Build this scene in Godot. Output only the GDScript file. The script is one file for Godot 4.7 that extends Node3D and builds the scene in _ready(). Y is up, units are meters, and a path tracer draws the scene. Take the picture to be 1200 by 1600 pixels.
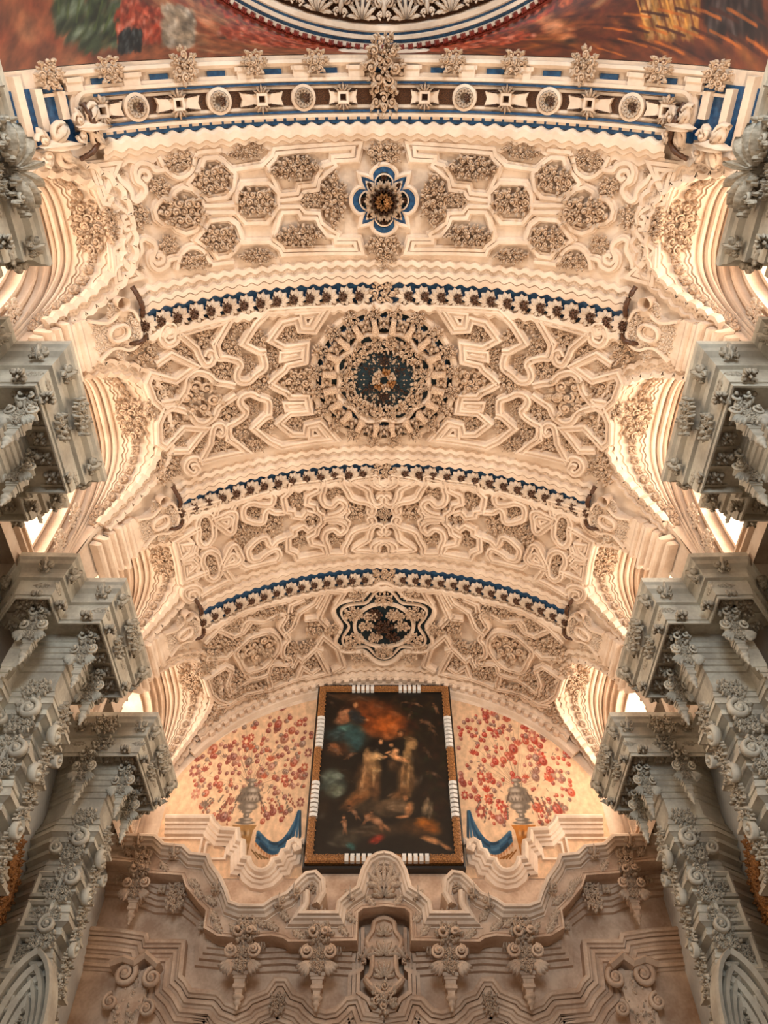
extends Node3D
# Baroque church nave seen from the crossing, looking up at the stucco vault and the end wall.
# World: x across the nave, y up, the nave runs along -z. Heights below are given above eye level (EYE).
const EYE := 1.6
const VA := 4.7      # half width of the elliptical vault at its springing
const VB := 3.6      # rise of the vault
const VY := 8.4      # springing height above the eye
const WALL_Z := 13.6 # end wall
const SIDE_X := 5.05 # nave side walls

const BAY1_MID := 2.841
const BAY1_STRAPS := [
	[1,0,0,[2.73,2.721,2.76,2.93,2.811,3.014,2.89,3.094,3.048,3.117,3.173,3.054,3.217,2.976,3.362,2.937,3.442,2.855,3.451,2.75,3.407,2.67,3.322,2.614,3.175,2.625,3.113,2.538,2.994,2.493,2.861,2.533,2.773,2.629]],
	[1,0,0,[2.221,2.664,2.112,2.533,1.735,2.541,1.596,2.692,1.613,2.89,1.806,3.098,2.135,3.079,2.251,2.912]],
	[0,0,0,[2.737,2.769,2.239,2.814]],
	[0,0,0,[2.751,2.863,2.251,2.912]],
	[0,0,1,[1.612,2.881,1.285,2.9,1.213,2.987,0.999,3.006,0.967,3.149,0.717,3.33,0.74,3.397,0.4,3.406,0.334,3.635,1.612,3.592,1.644,3.502,1.803,3.382,2.282,3.345]],
	[1,0,1,[1.683,3.258,1.606,3.038,1.561,2.967,1.309,2.973,1.276,3.068,1.042,3.079,1.008,3.185,0.897,3.343,0.769,3.367,0.762,3.455,0.462,3.464,0.444,3.573,1.577,3.527,1.611,3.456,1.713,3.37]],
	[1,0,1,[2.911,3.228,2.734,3.078,2.663,2.986,2.376,2.994,2.262,3.094,2.209,3.305,2.355,3.46,2.442,3.526,2.621,3.532,2.685,3.418,2.809,3.326]],
	[0,1,1,[3.268,3.611,3.201,3.453,3.085,3.341,2.964,3.319,2.828,3.389,2.769,3.53,2.72,3.604]],
	[0,0,1,[2.722,3.614,2.374,3.622]],
	[0,1,1,[3.894,3.468,3.853,3.367,3.749,3.244,3.741,3.129,3.66,3.091,3.543,3.183,3.546,3.282,3.63,3.348,3.637,3.466,3.555,3.556,3.411,3.528,3.348,3.446,3.19,3.445]],
	[0,1,1,[3.548,3.29,3.601,3.381,3.557,3.463,3.467,3.452,3.444,3.383,3.496,3.346,3.538,3.384]],
	[1,0,1,[4.172,3.166,4.239,3.616,3.823,3.603]],
	[1,0,1,[4.129,3.236,4.169,3.551,3.949,3.538]],
	[0,1,1,[4.166,3.141,3.985,3.073,3.87,2.991,3.812,2.898,3.856,2.838,3.928,2.86,3.931,2.919,3.867,2.931]],
]
const BAY1_LEAVES := [
	[0,3.04,2.81,0.32,0.20,0.13],
	[0,1.95,2.79,0.27,0.19,0.08],
	[1,2.56,3.25,0.25,0.18,0.12],
	[1,1.33,3.32,0.38,0.16,0.06],
	[1,3.32,3.23,0.13,0.12,0.16],
	[1,2.98,3.54,0.21,0.12,0.16],
	[0,3.68,2.80,0.14,0.15,0.16],
	[0,4.10,2.79,0.10,0.26,0.19],
	[0,0.76,2.82,0.19,0.39,0.03],
	[0,1.09,2.81,0.17,0.11,0.04],
	[1,0.00,3.50,0.26,0.15,0.00],
	[1,3.91,3.46,0.17,0.05,0.21],
	[1,2.01,3.58,0.28,0.11,0.10],
	[1,-0.02,3.76,0.14,0.12,-0.00],
]
const BAY2_MID := 5.717
const BAY2_STRAPS := [
	[0,0,1,[2.016,5.715,1.895,5.821,1.727,5.932,1.677,6.011,1.378,6.049,1.339,6.348,1.701,6.332,1.925,6.498,1.694,6.754,1.463,6.789,1.423,6.618,1.179,6.582,0.923,6.951,1.907,6.984,2.127,6.818,2.386,6.501,2.138,6.32,2.023,6.31]],
	[0,1,1,[2.089,6.298,2.065,6.042,2.232,5.929,2.371,5.831,2.513,5.852,2.57,5.94,2.537,6.06,2.481,6.144,2.538,6.235,2.71,6.318,2.84,6.358,2.827,6.562,2.713,6.733,2.57,6.935]],
	[1,0,1,[1.762,6.144,1.462,6.175,1.456,6.228,1.75,6.229]],
	[1,0,1,[1.349,6.683,1.242,6.674,1.125,6.864,1.359,6.858]],
	[0,1,1,[2.617,5.801,2.747,5.863,2.943,5.946,3.049,6.09,3.238,6.182,3.389,6.107,3.481,5.907,3.689,5.749]],
	[0,0,1,[3.689,5.749,3.864,5.689,4.037,5.93,4.088,6.248,3.995,6.367,3.608,6.14,3.241,6.288,3.608,6.587,3.877,6.496]],
	[0,0,1,[3.422,6.88,3.183,6.581,3.152,6.453]],
	[0,0,1,[3.422,6.88,2.549,6.936,2.729,6.716,2.866,6.593,2.811,6.358]],
	[0,1,1,[3.152,6.453,3.077,6.284,2.953,6.292,2.906,6.415,2.978,6.477,3.031,6.406]],
	[0,0,0,[3.931,5.59,3.644,5.637]],
	[0,1,1,[3.433,6.948,3.485,6.786,3.637,6.757,3.713,6.896,3.608,7.053,3.495,7.01,3.544,6.906,3.61,6.909]],
]
const BAY2_LEAVES := [
	[0,1.54,5.75,0.23,0.22,0.12],
	[0,2.20,5.67,0.18,0.22,0.18],
	[1,1.90,6.15,0.13,0.18,0.16],
	[1,2.16,6.51,0.18,0.16,0.20],
	[1,1.66,6.55,0.21,0.15,0.15],
	[1,1.36,6.45,0.13,0.07,0.12],
	[1,2.59,6.48,0.13,0.23,0.24],
	[1,2.37,6.86,0.20,0.14,0.23],
	[1,2.34,6.13,0.10,0.14,0.20],
	[0,3.26,5.70,0.37,0.34,0.28],
	[1,2.77,6.07,0.17,0.18,0.24],
	[1,3.80,6.10,0.19,0.20,0.35],
	[1,3.76,6.41,0.14,0.13,0.37],
	[1,3.35,6.58,0.15,0.15,0.33],
	[1,2.98,6.66,0.17,0.15,0.29],
	[1,4.05,6.78,0.17,0.26,0.42],
	[0,4.03,5.63,0.15,0.19,0.35],
	[1,3.82,6.88,0.13,0.13,0.40],
]
const BAY3_MID := 8.718
const BAY3_STRAPS := [
	[0,0,1,[0.804,8.745,1.224,8.694]],
	[0,0,1,[1.225,8.702,1.23,8.811,1.342,8.925,1.37,9.053,1.525,9.132,1.492,9.3,1.259,9.397,1.203,9.6,1.796,9.62,1.829,9.473,1.973,9.354,1.948,9.038,1.816,8.99,1.809,8.886,1.634,8.819,1.535,8.943,1.382,8.865]],
	[0,1,1,[1.16,9.606,1.163,9.439,1.219,9.239,1.178,9.057,1.026,8.998,0.902,9.12,0.792,9.051,0.778,8.945,0.912,8.826,1.123,8.787]],
	[0,1,1,[1.138,9.61,0.833,9.649,0.817,9.512,0.713,9.302,0.645,9.145,0.493,9.061,0.321,9.016,0.192,8.9,0.222,8.768,0.297,8.792,0.276,8.885]],
	[0,0,1,[0.804,8.745,0.722,8.845,0.746,8.922]],
	[0,1,1,[0.131,9.638,0.59,9.574,0.544,9.48,0.325,9.327,0.29,9.165,0.213,8.98,0.085,8.955,-0.011,9.076,0.054,9.17,0.107,9.102]],
	[0,1,1,[0.131,9.638,0.109,9.471,-0.054,9.375,-0.218,9.469,-0.241,9.635]],
	[1,1,1,[3.381,9.292,3.226,9.046,3.105,8.877,3.011,8.902,2.975,9.048,2.927,9.253,3.043,9.339,3.216,9.303]],
	[1,1,1,[3.273,9.236,3.119,9.067,3.045,9.177,3.097,9.235]],
	[0,1,1,[1.968,9.019,2.165,9.06,2.282,9.159,2.35,9.085,2.399,8.917,2.516,8.906,2.653,8.985,2.775,9.112,2.737,9.355,2.565,9.39,2.449,9.322,2.226,9.257,2.152,9.414,2.228,9.529]],
	[0,0,1,[2.229,9.542,2.886,9.5,2.972,9.383]],
	[1,1,1,[3.725,8.985,3.666,8.823,3.541,8.8,3.408,8.937,3.383,9.105,3.378,9.267,3.436,9.439,3.578,9.487,3.682,9.351,3.686,9.163]],
	[0,0,1,[4.147,8.697,4.17,9.184,3.632,9.245]],
	[0,0,1,[4.025,8.896,4.035,9.018,3.877,8.954,3.934,8.832,4.145,8.749]],
	[0,0,1,[4.137,8.703,3.857,8.709,3.775,8.881]],
	[0,1,1,[3.891,9.719,3.877,9.563,4.001,9.407,4.193,9.367,4.235,9.527,4.125,9.708,3.985,9.716,3.984,9.579,4.079,9.52,4.103,9.586]],
	[0,0,1,[3.891,9.719,3.216,9.642,3.315,9.377]],
]
const BAY3_LEAVES := [
	[1,3.55,9.14,0.14,0.24,0.47],
	[1,3.84,8.68,0.12,0.10,0.49],
	[0,2.86,8.73,0.13,0.30,0.36],
	[0,2.20,8.68,0.18,0.21,0.27],
	[1,2.56,9.10,0.11,0.14,0.33],
	[1,2.05,9.20,0.10,0.17,0.26],
	[0,1.41,8.61,0.19,0.23,0.17],
	[0,0.59,8.66,0.20,0.19,0.07],
	[1,1.70,9.20,0.13,0.16,0.22],
	[1,0.97,9.30,0.15,0.12,0.12],
	[1,-0.05,9.58,0.11,0.10,-0.01],
	[0,2.58,8.72,0.17,0.13,0.32],
]
const BAY4_MID := 12.000
const BAY4_STRAPS := [
	[1,1,0,[3.217,12.287,3.316,11.862,3.364,11.602,3.129,11.439,2.908,11.362,2.547,11.424,2.387,11.685,2.386,11.973,2.54,12.2,2.775,12.384,3.019,12.365]],
	[0,0,0,[3.723,13.005,3.944,12.715,4.074,12.42,4.121,11.907,3.647,11.865,3.508,12.067,3.661,12.366,3.652,12.711,3.099,12.583]],
	[0,1,0,[3.221,12.322,3.125,12.567,2.718,12.64,2.586,12.402,2.218,12.543,2.173,12.391,2.326,12.218,2.274,11.909,2.157,11.773,2.265,11.484,2.291,11.335,2.141,11.078,2.3,10.988,2.666,11.046,3.011,10.886,3.14,11.089]],
	[0,0,0,[3.997,12.863,3.723,13.005,3.258,12.983,2.683,13.143,2.039,13.077,1.518,13.11]],
	[0,0,0,[2.119,12.677,1.992,12.42,1.895,12.567,1.554,12.256,1.426,12.363]],
	[0,0,0,[2.039,13.077,1.907,12.755,1.705,13.015,1.506,12.878]],
	[0,0,0,[2.251,11.631,2.029,11.462,1.874,11.095,1.504,10.885,1.392,10.675]],
	[0,0,0,[2.071,10.999,2.031,10.81,1.722,10.731]],
	[0,0,0,[3.63,10.808,3.357,11.139,3.119,11.134,2.913,10.933]],
	[0,0,0,[3.999,10.928,3.592,10.732,3.028,10.596,2.122,10.681]],
	[0,0,0,[4.04,11.338,3.585,11.622,3.408,11.523]],
	[0,0,0,[2.683,13.143,2.718,12.64]],
	[0,0,0,[1.561,12.346,1.334,13.113,1.875,13.147]],
	[0,0,0,[1.556,12.255,1.377,11.938,1.071,12.364,0.959,12.949,1.199,13.095]],
	[0,0,0,[1.444,11.353,1.758,11.316]],
	[0,0,0,[1.163,10.697,1.444,11.353,1.268,11.651]],
	[0,0,0,[1.053,11.047,0.855,10.701,1.22,10.605,1.459,11.053]],
]
const BAY4_LEAVES := [
	[0,2.82,11.78,0.37,0.38,0.46],
	[0,3.82,11.19,0.21,0.28,0.60],
	[0,3.38,11.33,0.22,0.21,0.54],
	[0,3.27,10.85,0.26,0.17,0.50],
	[0,2.88,11.15,0.15,0.16,0.45],
	[0,2.46,10.83,0.37,0.19,0.37],
	[0,2.89,10.77,0.15,0.09,0.44],
	[0,2.09,11.20,0.16,0.27,0.32],
	[0,1.65,10.82,0.15,0.18,0.25],
	[0,3.83,12.17,0.14,0.30,0.64],
	[0,3.45,12.44,0.20,0.28,0.59],
	[0,3.30,12.88,0.31,0.18,0.58],
	[0,3.84,12.80,0.18,0.23,0.67],
	[0,2.91,13.16,0.22,0.28,0.52],
	[0,2.82,12.51,0.21,0.20,0.48],
	[0,2.40,12.75,0.29,0.20,0.42],
	[0,2.11,12.23,0.17,0.29,0.35],
	[0,1.74,12.20,0.15,0.20,0.29],
	[0,1.68,12.67,0.18,0.21,0.29],
	[0,4.11,11.56,0.21,0.22,0.66],
	[0,1.54,11.57,0.17,0.28,0.24],
	[0,4.10,13.13,0.18,0.21,0.72],
]
const WALL_CORNICE_OUTER := [5.411,7.602,4.873,7.602,4.175,7.587,3.979,7.422,3.617,7.384,3.455,7.245,3.142,7.213,3.043,7.033,2.852,6.812,2.705,6.577,2.611,6.389,2.435,6.327,2.041,6.327,1.909,6.43,1.67,6.534,1.481,6.769,1.364,6.887,1.194,6.913,1.047,6.769,1.019,6.534,1.111,6.348]
const WALL_CORNICE_INNER := [1.304,6.577,1.297,6.348,1.369,6.213,0.793,6.213,0.773,6.389,0.62,6.534,0.456,6.64,0.378,6.944,0.274,7.145,0.122,7.245,-0.001,7.268]
const WALL_FASCIA_EDGE := [5.339,7.246,4.802,7.223,4.392,7.177,4.171,6.997,3.551,6.952,3.444,6.755,3.149,6.458,2.999,6.334,2.987,6.051,2.76,5.933,2.388,5.895,1.864,5.933,1.657,5.895,1.569,5.837,0.477,5.856,0.47,6.293,0.368,6.375,-0.001,6.416]
const WALL_STEPS := [5.341,6.983,4.803,6.957,4.455,6.815,4.046,6.663,3.542,6.642,3.193,6.409,3.09,5.788,2.072,5.692,1.666,5.711,0.438,5.636,0.388,6.063]
const WALL_ZIGZAG := [5.202,6.247,4.555,6.206,4.05,6.134,4.001,6.025,3.375,6.025,3.316,5.469,3.22,5.396,3.113,5.269,2.689,5.233,2.599,5.172,2.505,5.08,2.36,5.031,2.238,5.08,2.171,5.158,2.088,5.186,1.918,5.251,1.8,5.432,1.591,5.432,1.44,5.233,1.256,5.172,1.161,5.073,1.045,4.989,0.919,4.962,0.795,4.982,0.705,5.059,0.623,5.151,0.387,5.179,0.283,4.934,-0.001,4.9]
const WALL_ATTIC := [4.246,8.325,3.341,8.325,3.254,8.19,3.125,8.073,2.784,8.057,2.735,7.844,2.639,7.812,2.592,7.497,2.482,7.481,2.451,7.389,2.393,7.313,2.322,7.264,2.246,7.249,2.175,7.27,2.123,7.325,2.096,7.389,2.081,7.46,1.964,7.481,1.92,7.622,1.834,7.653,1.817,7.78,1.703,7.861,1.575,7.78,1.563,7.653,1.664,7.606,1.718,7.7]
const WALL_SPRIGS := [2.782,6.051,1.881,6.071,1.695,6.252,1.416,5.933,0.687,6.012,0.571,6.211,0.244,6.5,3.346,6.799,3.225,6.626,2.989,6.5,2.876,6.232,2.095,6.131,1.18,6.032,2.491,6.032,3.936,7.109,4.391,7.338,4.67,7.385]
const WALL_BRACKETS := [4.783,7.504,4.467,7.49,3.771,7.271,2.889,6.651,1.782,6.399,1.548,6.566,0.579,6.524]
const WALL_CORBELS := [2.304,5.865,1.065,5.846,4.34,6.963]
const WALL_PENDANTS := [2.041,5.877,1.337,5.8,0.766,5.8,1.734,5.015]
const WALL_VOLUTES := [4.061,5.172]

var M := {}
var used := {}
var tab_x := PackedFloat32Array()
var tab_y := PackedFloat32Array()
var tab_s := PackedFloat32Array()
var scrolls := []     # shared leaf scroll meshes [aspect, mesh]
var bud_leaf: Mesh
var bud_core: Mesh
var sprig_mesh: Mesh
var flower_mesh: Mesh
var bracket_mesh: Mesh
var acanthus_mesh: Mesh
var rng := RandomNumberGenerator.new()

# ------------------------------------------------------------------ mesh builder
class MB:
	var st := SurfaceTool.new()
	var n := 0
	var g := -2
	func _init() -> void:
		st.begin(Mesh.PRIMITIVE_TRIANGLES)
	func group(k: int) -> void:
		if k != g:
			g = k
			st.set_smooth_group(k if k >= 0 else 0xFFFFFFFF)
	func tri(a: Vector3, b: Vector3, c: Vector3) -> void:
		st.add_vertex(a); st.add_vertex(b); st.add_vertex(c)
		n += 1
	func quad(a: Vector3, b: Vector3, c: Vector3, d: Vector3) -> void:
		st.add_vertex(a); st.add_vertex(b); st.add_vertex(c)
		st.add_vertex(a); st.add_vertex(c); st.add_vertex(d)
		n += 2
	func tri_uv(a: Vector3, b: Vector3, c: Vector3, ua: Vector2, ub: Vector2, uc: Vector2) -> void:
		st.set_uv(ua); st.add_vertex(a); st.set_uv(ub); st.add_vertex(b); st.set_uv(uc); st.add_vertex(c)
		n += 1
	func mesh() -> ArrayMesh:
		st.generate_normals()
		return st.commit()

func P(x: float, y: float, z: float) -> Vector3:
	return Vector3(x, y + EYE, -z)

func numbered(called: String) -> String:
	var k: int = used.get(called, 0)
	used[called] = k + 1
	return called if k == 0 else "%s_%03d" % [called, k]

func thing(called: String, label: String, category: String, at := Vector3.ZERO, group := "", kind := "") -> Node3D:
	var o := Node3D.new()
	o.name = numbered(called)
	add_child(o)
	o.position = at
	o.set_meta("label", label)
	if category: o.set_meta("category", category)
	if group: o.set_meta("group", group)
	if kind: o.set_meta("kind", kind)
	return o

# a mesh in world coordinates becomes a part of its parent
func part(called: String, m: Mesh, mat: Material, parent: Node3D, label := "") -> MeshInstance3D:
	var o := MeshInstance3D.new()
	o.name = called
	o.mesh = m
	o.material_override = mat
	parent.add_child(o, true)
	o.position = -parent.position if parent.get_parent() == self else Vector3.ZERO
	if label: o.set_meta("label", label)
	return o

# a shared mesh placed by a world transform
func piece(called: String, m: Mesh, mat: Material, parent: Node3D, t: Transform3D) -> MeshInstance3D:
	var o := MeshInstance3D.new()
	o.name = called
	o.mesh = m
	o.material_override = mat
	parent.add_child(o, true)
	if parent.get_parent() == self:
		t.origin -= parent.position
	o.transform = t
	return o

# ------------------------------------------------------------------ curves
func v2(flat: Array) -> PackedVector2Array:
	var r := PackedVector2Array()
	for i in range(0, flat.size(), 2):
		r.append(Vector2(flat[i], flat[i + 1]))
	return r

func flip(p: PackedVector2Array, sx: float, mid: float, my: float) -> PackedVector2Array:
	var r := PackedVector2Array()
	for q in p:
		r.append(Vector2(q.x * sx, mid + (q.y - mid) * my))
	return r

func curve(p: PackedVector2Array, closed: bool, steps := 5) -> PackedVector2Array:
	var r := PackedVector2Array()
	var n := p.size()
	var last := n if closed else n - 1
	for i in last:
		var a := p[posmod(i - 1, n)] if closed else p[maxi(i - 1, 0)]
		var b := p[i]
		var c := p[(i + 1) % n]
		var d := p[(i + 2) % n] if closed else p[mini(i + 2, n - 1)]
		for k in steps:
			r.append(b.cubic_interpolate(c, a, d, float(k) / steps))
	if not closed: r.append(p[n - 1])
	return r

func divide(p: PackedVector2Array, closed: bool, most: float) -> PackedVector2Array:
	var r := PackedVector2Array()
	var n := p.size()
	for i in (n if closed else n - 1):
		var a := p[i]
		var b := p[(i + 1) % n]
		var k := maxi(1, ceili(a.distance_to(b) / most))
		for j in k:
			r.append(a.lerp(b, float(j) / k))
	if not closed: r.append(p[n - 1])
	return r

# sweep a profile [offset, height] along a 2D path laid on a surface
func sweep(mb: MB, path: PackedVector2Array, closed: bool, prof: Array, on: Callable, most := 0.3, caps := true) -> void:
	var p := divide(path, closed, most)
	var n := p.size()
	var m := prof.size()
	if n < 2: return
	var rows := []
	var corner := 0
	var groups := PackedInt32Array()
	for i in n:
		var d0 := (p[i] - p[posmod(i - 1, n)]).normalized() if closed or i > 0 else (p[1] - p[0]).normalized()
		var d1 := (p[(i + 1) % n] - p[i]).normalized() if closed or i < n - 1 else d0
		var nn := (Vector2(-d0.y, d0.x) + Vector2(-d1.y, d1.x))
		if nn.length() < 0.05: nn = Vector2(-d0.y, d0.x)
		nn = nn.normalized()
		var c := maxf(0.45, nn.dot(Vector2(-d0.y, d0.x)))
		if d0.dot(d1) < 0.86: corner += 1
		groups.append(corner)
		var row := PackedVector3Array()
		for q in prof:
			var w: Vector2 = p[i] + nn * (q[0] / c)
			row.append(on.call(w.x, w.y, q[1]))
		rows.append(row)
	for i in (n if closed else n - 1):
		var a: PackedVector3Array = rows[i]
		var b: PackedVector3Array = rows[(i + 1) % n]
		for j in m - 1:
			mb.group(j * 2 + (groups[i] % 2))
			mb.quad(a[j], b[j], b[j + 1], a[j + 1])
	if caps and not closed:
		mb.group(-1)
		for r in [rows[0], rows[n - 1]]:
			for j in range(1, m - 1):
				mb.tri(r[0], r[j], r[j + 1])

# fill a flat polygon on a surface, with an edge of the given depth
func plate(mb: MB, poly: PackedVector2Array, h: float, depth: float, on: Callable) -> void:
	mb.group(-1)
	var ix := Geometry2D.triangulate_polygon(poly)
	for i in range(0, ix.size(), 3):
		mb.tri(on.call(poly[ix[i]].x, poly[ix[i]].y, h), on.call(poly[ix[i + 1]].x, poly[ix[i + 1]].y, h), on.call(poly[ix[i + 2]].x, poly[ix[i + 2]].y, h))
	var n := poly.size()
	for i in n:
		var a := poly[i]
		var b := poly[(i + 1) % n]
		mb.quad(on.call(a.x, a.y, h), on.call(b.x, b.y, h), on.call(b.x, b.y, h - depth), on.call(a.x, a.y, h - depth))

# ------------------------------------------------------------------ surfaces
func make_tables() -> void:
	var s := 0.0
	var px := 0.0
	var py := VB
	for i in 1025:
		var f := PI / 2 * i / 1024.0
		var x := VA * sin(f)
		var y := VB * cos(f)
		s += Vector2(x - px, y - py).length()
		px = x; py = y
		tab_x.append(x); tab_y.append(y); tab_s.append(s)

func vault_point(s: float) -> Vector2:   # (x, y) of the vault line at arc length s from the crown
	var a := absf(s)
	var i := clampi(tab_s.bsearch(a), 1, 1024)
	var f := clampf((a - tab_s[i - 1]) / maxf(1e-6, tab_s[i] - tab_s[i - 1]), 0, 1)
	return Vector2(lerpf(tab_x[i - 1], tab_x[i], f) * (-1.0 if s > 0 else 1.0), lerpf(tab_y[i - 1], tab_y[i], f))

func vault_s(y: float) -> float:         # arc length at which the vault stands at height y
	var x := VA * sqrt(maxf(0.0, 1.0 - pow((y - VY) / VB, 2)))
	var i := clampi(tab_x.bsearch(x), 1, 1024)
	return tab_s[i]

func on_vault(s: float, z: float, h: float) -> Vector3:
	var q := vault_point(s)
	var n := Vector2(q.x / (VA * VA), q.y / (VB * VB)).normalized()
	return P(q.x - n.x * h, VY + q.y - n.y * h, z)

func on_wall(u: float, v: float, h: float) -> Vector3:
	return P(u, v, WALL_Z - h)

# transform standing on a surface: local x along u, local y along v, local z out of the surface
func seat(on: Callable, u: float, v: float, h: float, turn: float, size: Vector3) -> Transform3D:
	var o: Vector3 = on.call(u, v, h)
	var eu: Vector3 = (on.call(u + 0.02, v, h) - o).normalized()
	var ev: Vector3 = (on.call(u, v + 0.02, h) - o).normalized()
	var en: Vector3 = (on.call(u, v, h + 0.05) - o).normalized()
	var c := cos(turn)
	var s := sin(turn)
	return Transform3D(Basis((eu * c + ev * s) * size.x, (ev * c - eu * s) * size.y, en * size.z), o)

# ------------------------------------------------------------------ carved ornament, local x y in the plane and z outwards
func tube(mb: MB, pts: PackedVector3Array, rad: PackedFloat32Array, sides := 5) -> void:
	var rows := []
	for i in pts.size():
		var t := (pts[mini(i + 1, pts.size() - 1)] - pts[maxi(i - 1, 0)]).normalized()
		var up := Vector3(0, 0, 1) if absf(t.z) < 0.9 else Vector3(1, 0, 0)
		var a := t.cross(up).normalized()
		var b := a.cross(t)
		var row := PackedVector3Array()
		for k in sides:
			var f := TAU * k / sides
			row.append(pts[i] + (a * cos(f) + b * sin(f)) * rad[i])
		rows.append(row)
	mb.group(1)
	for i in pts.size() - 1:
		for k in sides:
			mb.quad(rows[i][k], rows[i + 1][k], rows[i + 1][(k + 1) % sides], rows[i][(k + 1) % sides])

func scroll(mb: MB, c: Vector2, r: float, a0: float, turns: float, way: float, thick: float, z: float, segs := 11) -> void:
	var pts := PackedVector3Array()
	var rad := PackedFloat32Array()
	for i in segs:
		var t := float(i) / (segs - 1)
		var a := a0 + way * TAU * turns * t
		var rr := r * (1.0 - 0.8 * pow(t, 0.8))
		pts.append(Vector3(c.x + cos(a) * rr, c.y + sin(a) * rr, z + 0.1 * t))
		rad.append(thick * (1.0 - 0.45 * t))
	tube(mb, pts, rad)
	ball(mb, Vector3(c.x, c.y, z + 0.1), thick * 1.1)

func ball(mb: MB, c: Vector3, r: float) -> void:
	mb.group(1)
	var k := 6
	for j in 3:
		var f0 := PI / 2 - PI * j / 3.0 * 0.75
		var f1 := PI / 2 - PI * (j + 1) / 3.0 * 0.75
		for i in k:
			var a := TAU * i / k
			var b := TAU * (i + 1) / k
			mb.quad(c + Vector3(cos(a) * cos(f0), sin(a) * cos(f0), sin(f0)) * r, c + Vector3(cos(b) * cos(f0), sin(b) * cos(f0), sin(f0)) * r, c + Vector3(cos(b) * cos(f1), sin(b) * cos(f1), sin(f1)) * r, c + Vector3(cos(a) * cos(f1), sin(a) * cos(f1), sin(f1)) * r)

func leaf(mb: MB, at: Vector2, ang: float, length: float, wide: float, h: float, curl := 0.0) -> void:
	mb.group(1)
	var rows := []
	var n := 6
	for i in n + 1:
		var t := float(i) / n
		var a := ang + curl * t
		var d := Vector2(cos(a), sin(a))
		var side := Vector2(-d.y, d.x)
		var w := wide * (0.25 + 0.75 * sin(PI * pow(t, 0.75))) * (1.0 if i % 2 == 0 else 0.72)
		if i == n: w = 0.0
		var p := at + Vector2(cos(ang + curl * t * 0.5), sin(ang + curl * t * 0.5)) * length * t
		var z := h * (0.35 + 0.85 * sin(PI * minf(t * 0.62 + 0.1, 1.0)))
		rows.append([Vector3(p.x - side.x * w, p.y - side.y * w, z * 0.25), Vector3(p.x - side.x * w * 0.45, p.y - side.y * w * 0.45, z), Vector3(p.x, p.y, z * 0.72), Vector3(p.x + side.x * w * 0.45, p.y + side.y * w * 0.45, z), Vector3(p.x + side.x * w, p.y + side.y * w, z * 0.25)])
	for i in n:
		for j in 4:
			mb.quad(rows[i][j], rows[i + 1][j], rows[i + 1][j + 1], rows[i][j + 1])

# a bunch of leaf scrolls filling a lozenge of the given aspect (half height 1)
func scroll_bunch(aspect: float, seed_: int) -> Mesh:
	var mb := MB.new()
	rng.seed = seed_
	var pitch := 0.56
	var nx := int(aspect / pitch) + 1
	for j in range(0, 3):
		var y := j * pitch * 0.92
		for i in range(-nx, nx + 1):
			var x := (i + (0.5 if j % 2 else 0.0)) * pitch * 1.05
			if pow(absf(x) / aspect, 1.5) + pow(absf(y), 1.5) > 0.82: continue
			var q := Vector2(x + rng.randf_range(-0.05, 0.05), y + rng.randf_range(-0.04, 0.04))
			var r := rng.randf_range(0.25, 0.33)
			var a0 := rng.randf() * TAU
			var turns := rng.randf_range(1.1, 1.5)
			var way := -1.0 if rng.randf() < 0.5 else 1.0
			var out := q.angle() + rng.randf_range(-0.7, 0.7)
			var curl := rng.randf_range(-0.9, 0.9)
			var z := rng.randf_range(0.14, 0.3)
			for m in ([1.0] if j == 0 else [1.0, -1.0]):
				var c := Vector2(q.x, q.y * m)
				if rng.randi() % 4 != 0 or j == 2:
					scroll(mb, c, r, a0 * m, turns, way * m, 0.088, z, 13)
				else:
					for k in 5: leaf(mb, c, TAU * k / 5 + a0 * m, 0.33, 0.13, 0.36)
					ball(mb, Vector3(c.x, c.y, 0.3), 0.12)
				leaf(mb, c + Vector2.from_angle(out * m) * r * 0.5, out * m, 0.44, 0.16, 0.4, curl * m)
				leaf(mb, c + Vector2.from_angle(out * m + 2.2) * r * 0.5, out * m + 2.0, 0.34, 0.12, 0.26, -curl * m)
	for k in int(11 * (0.6 + aspect * 0.4)):
		var f := TAU * k / int(11 * (0.6 + aspect * 0.4))
		var e := Vector2(cos(f) * aspect * 0.72, sin(f) * 0.7)
		leaf(mb, e, e.angle() + rng.randf_range(-0.4, 0.4), 0.36, 0.14, 0.26, rng.randf_range(-0.8, 0.8))
	return mb.mesh()

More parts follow.
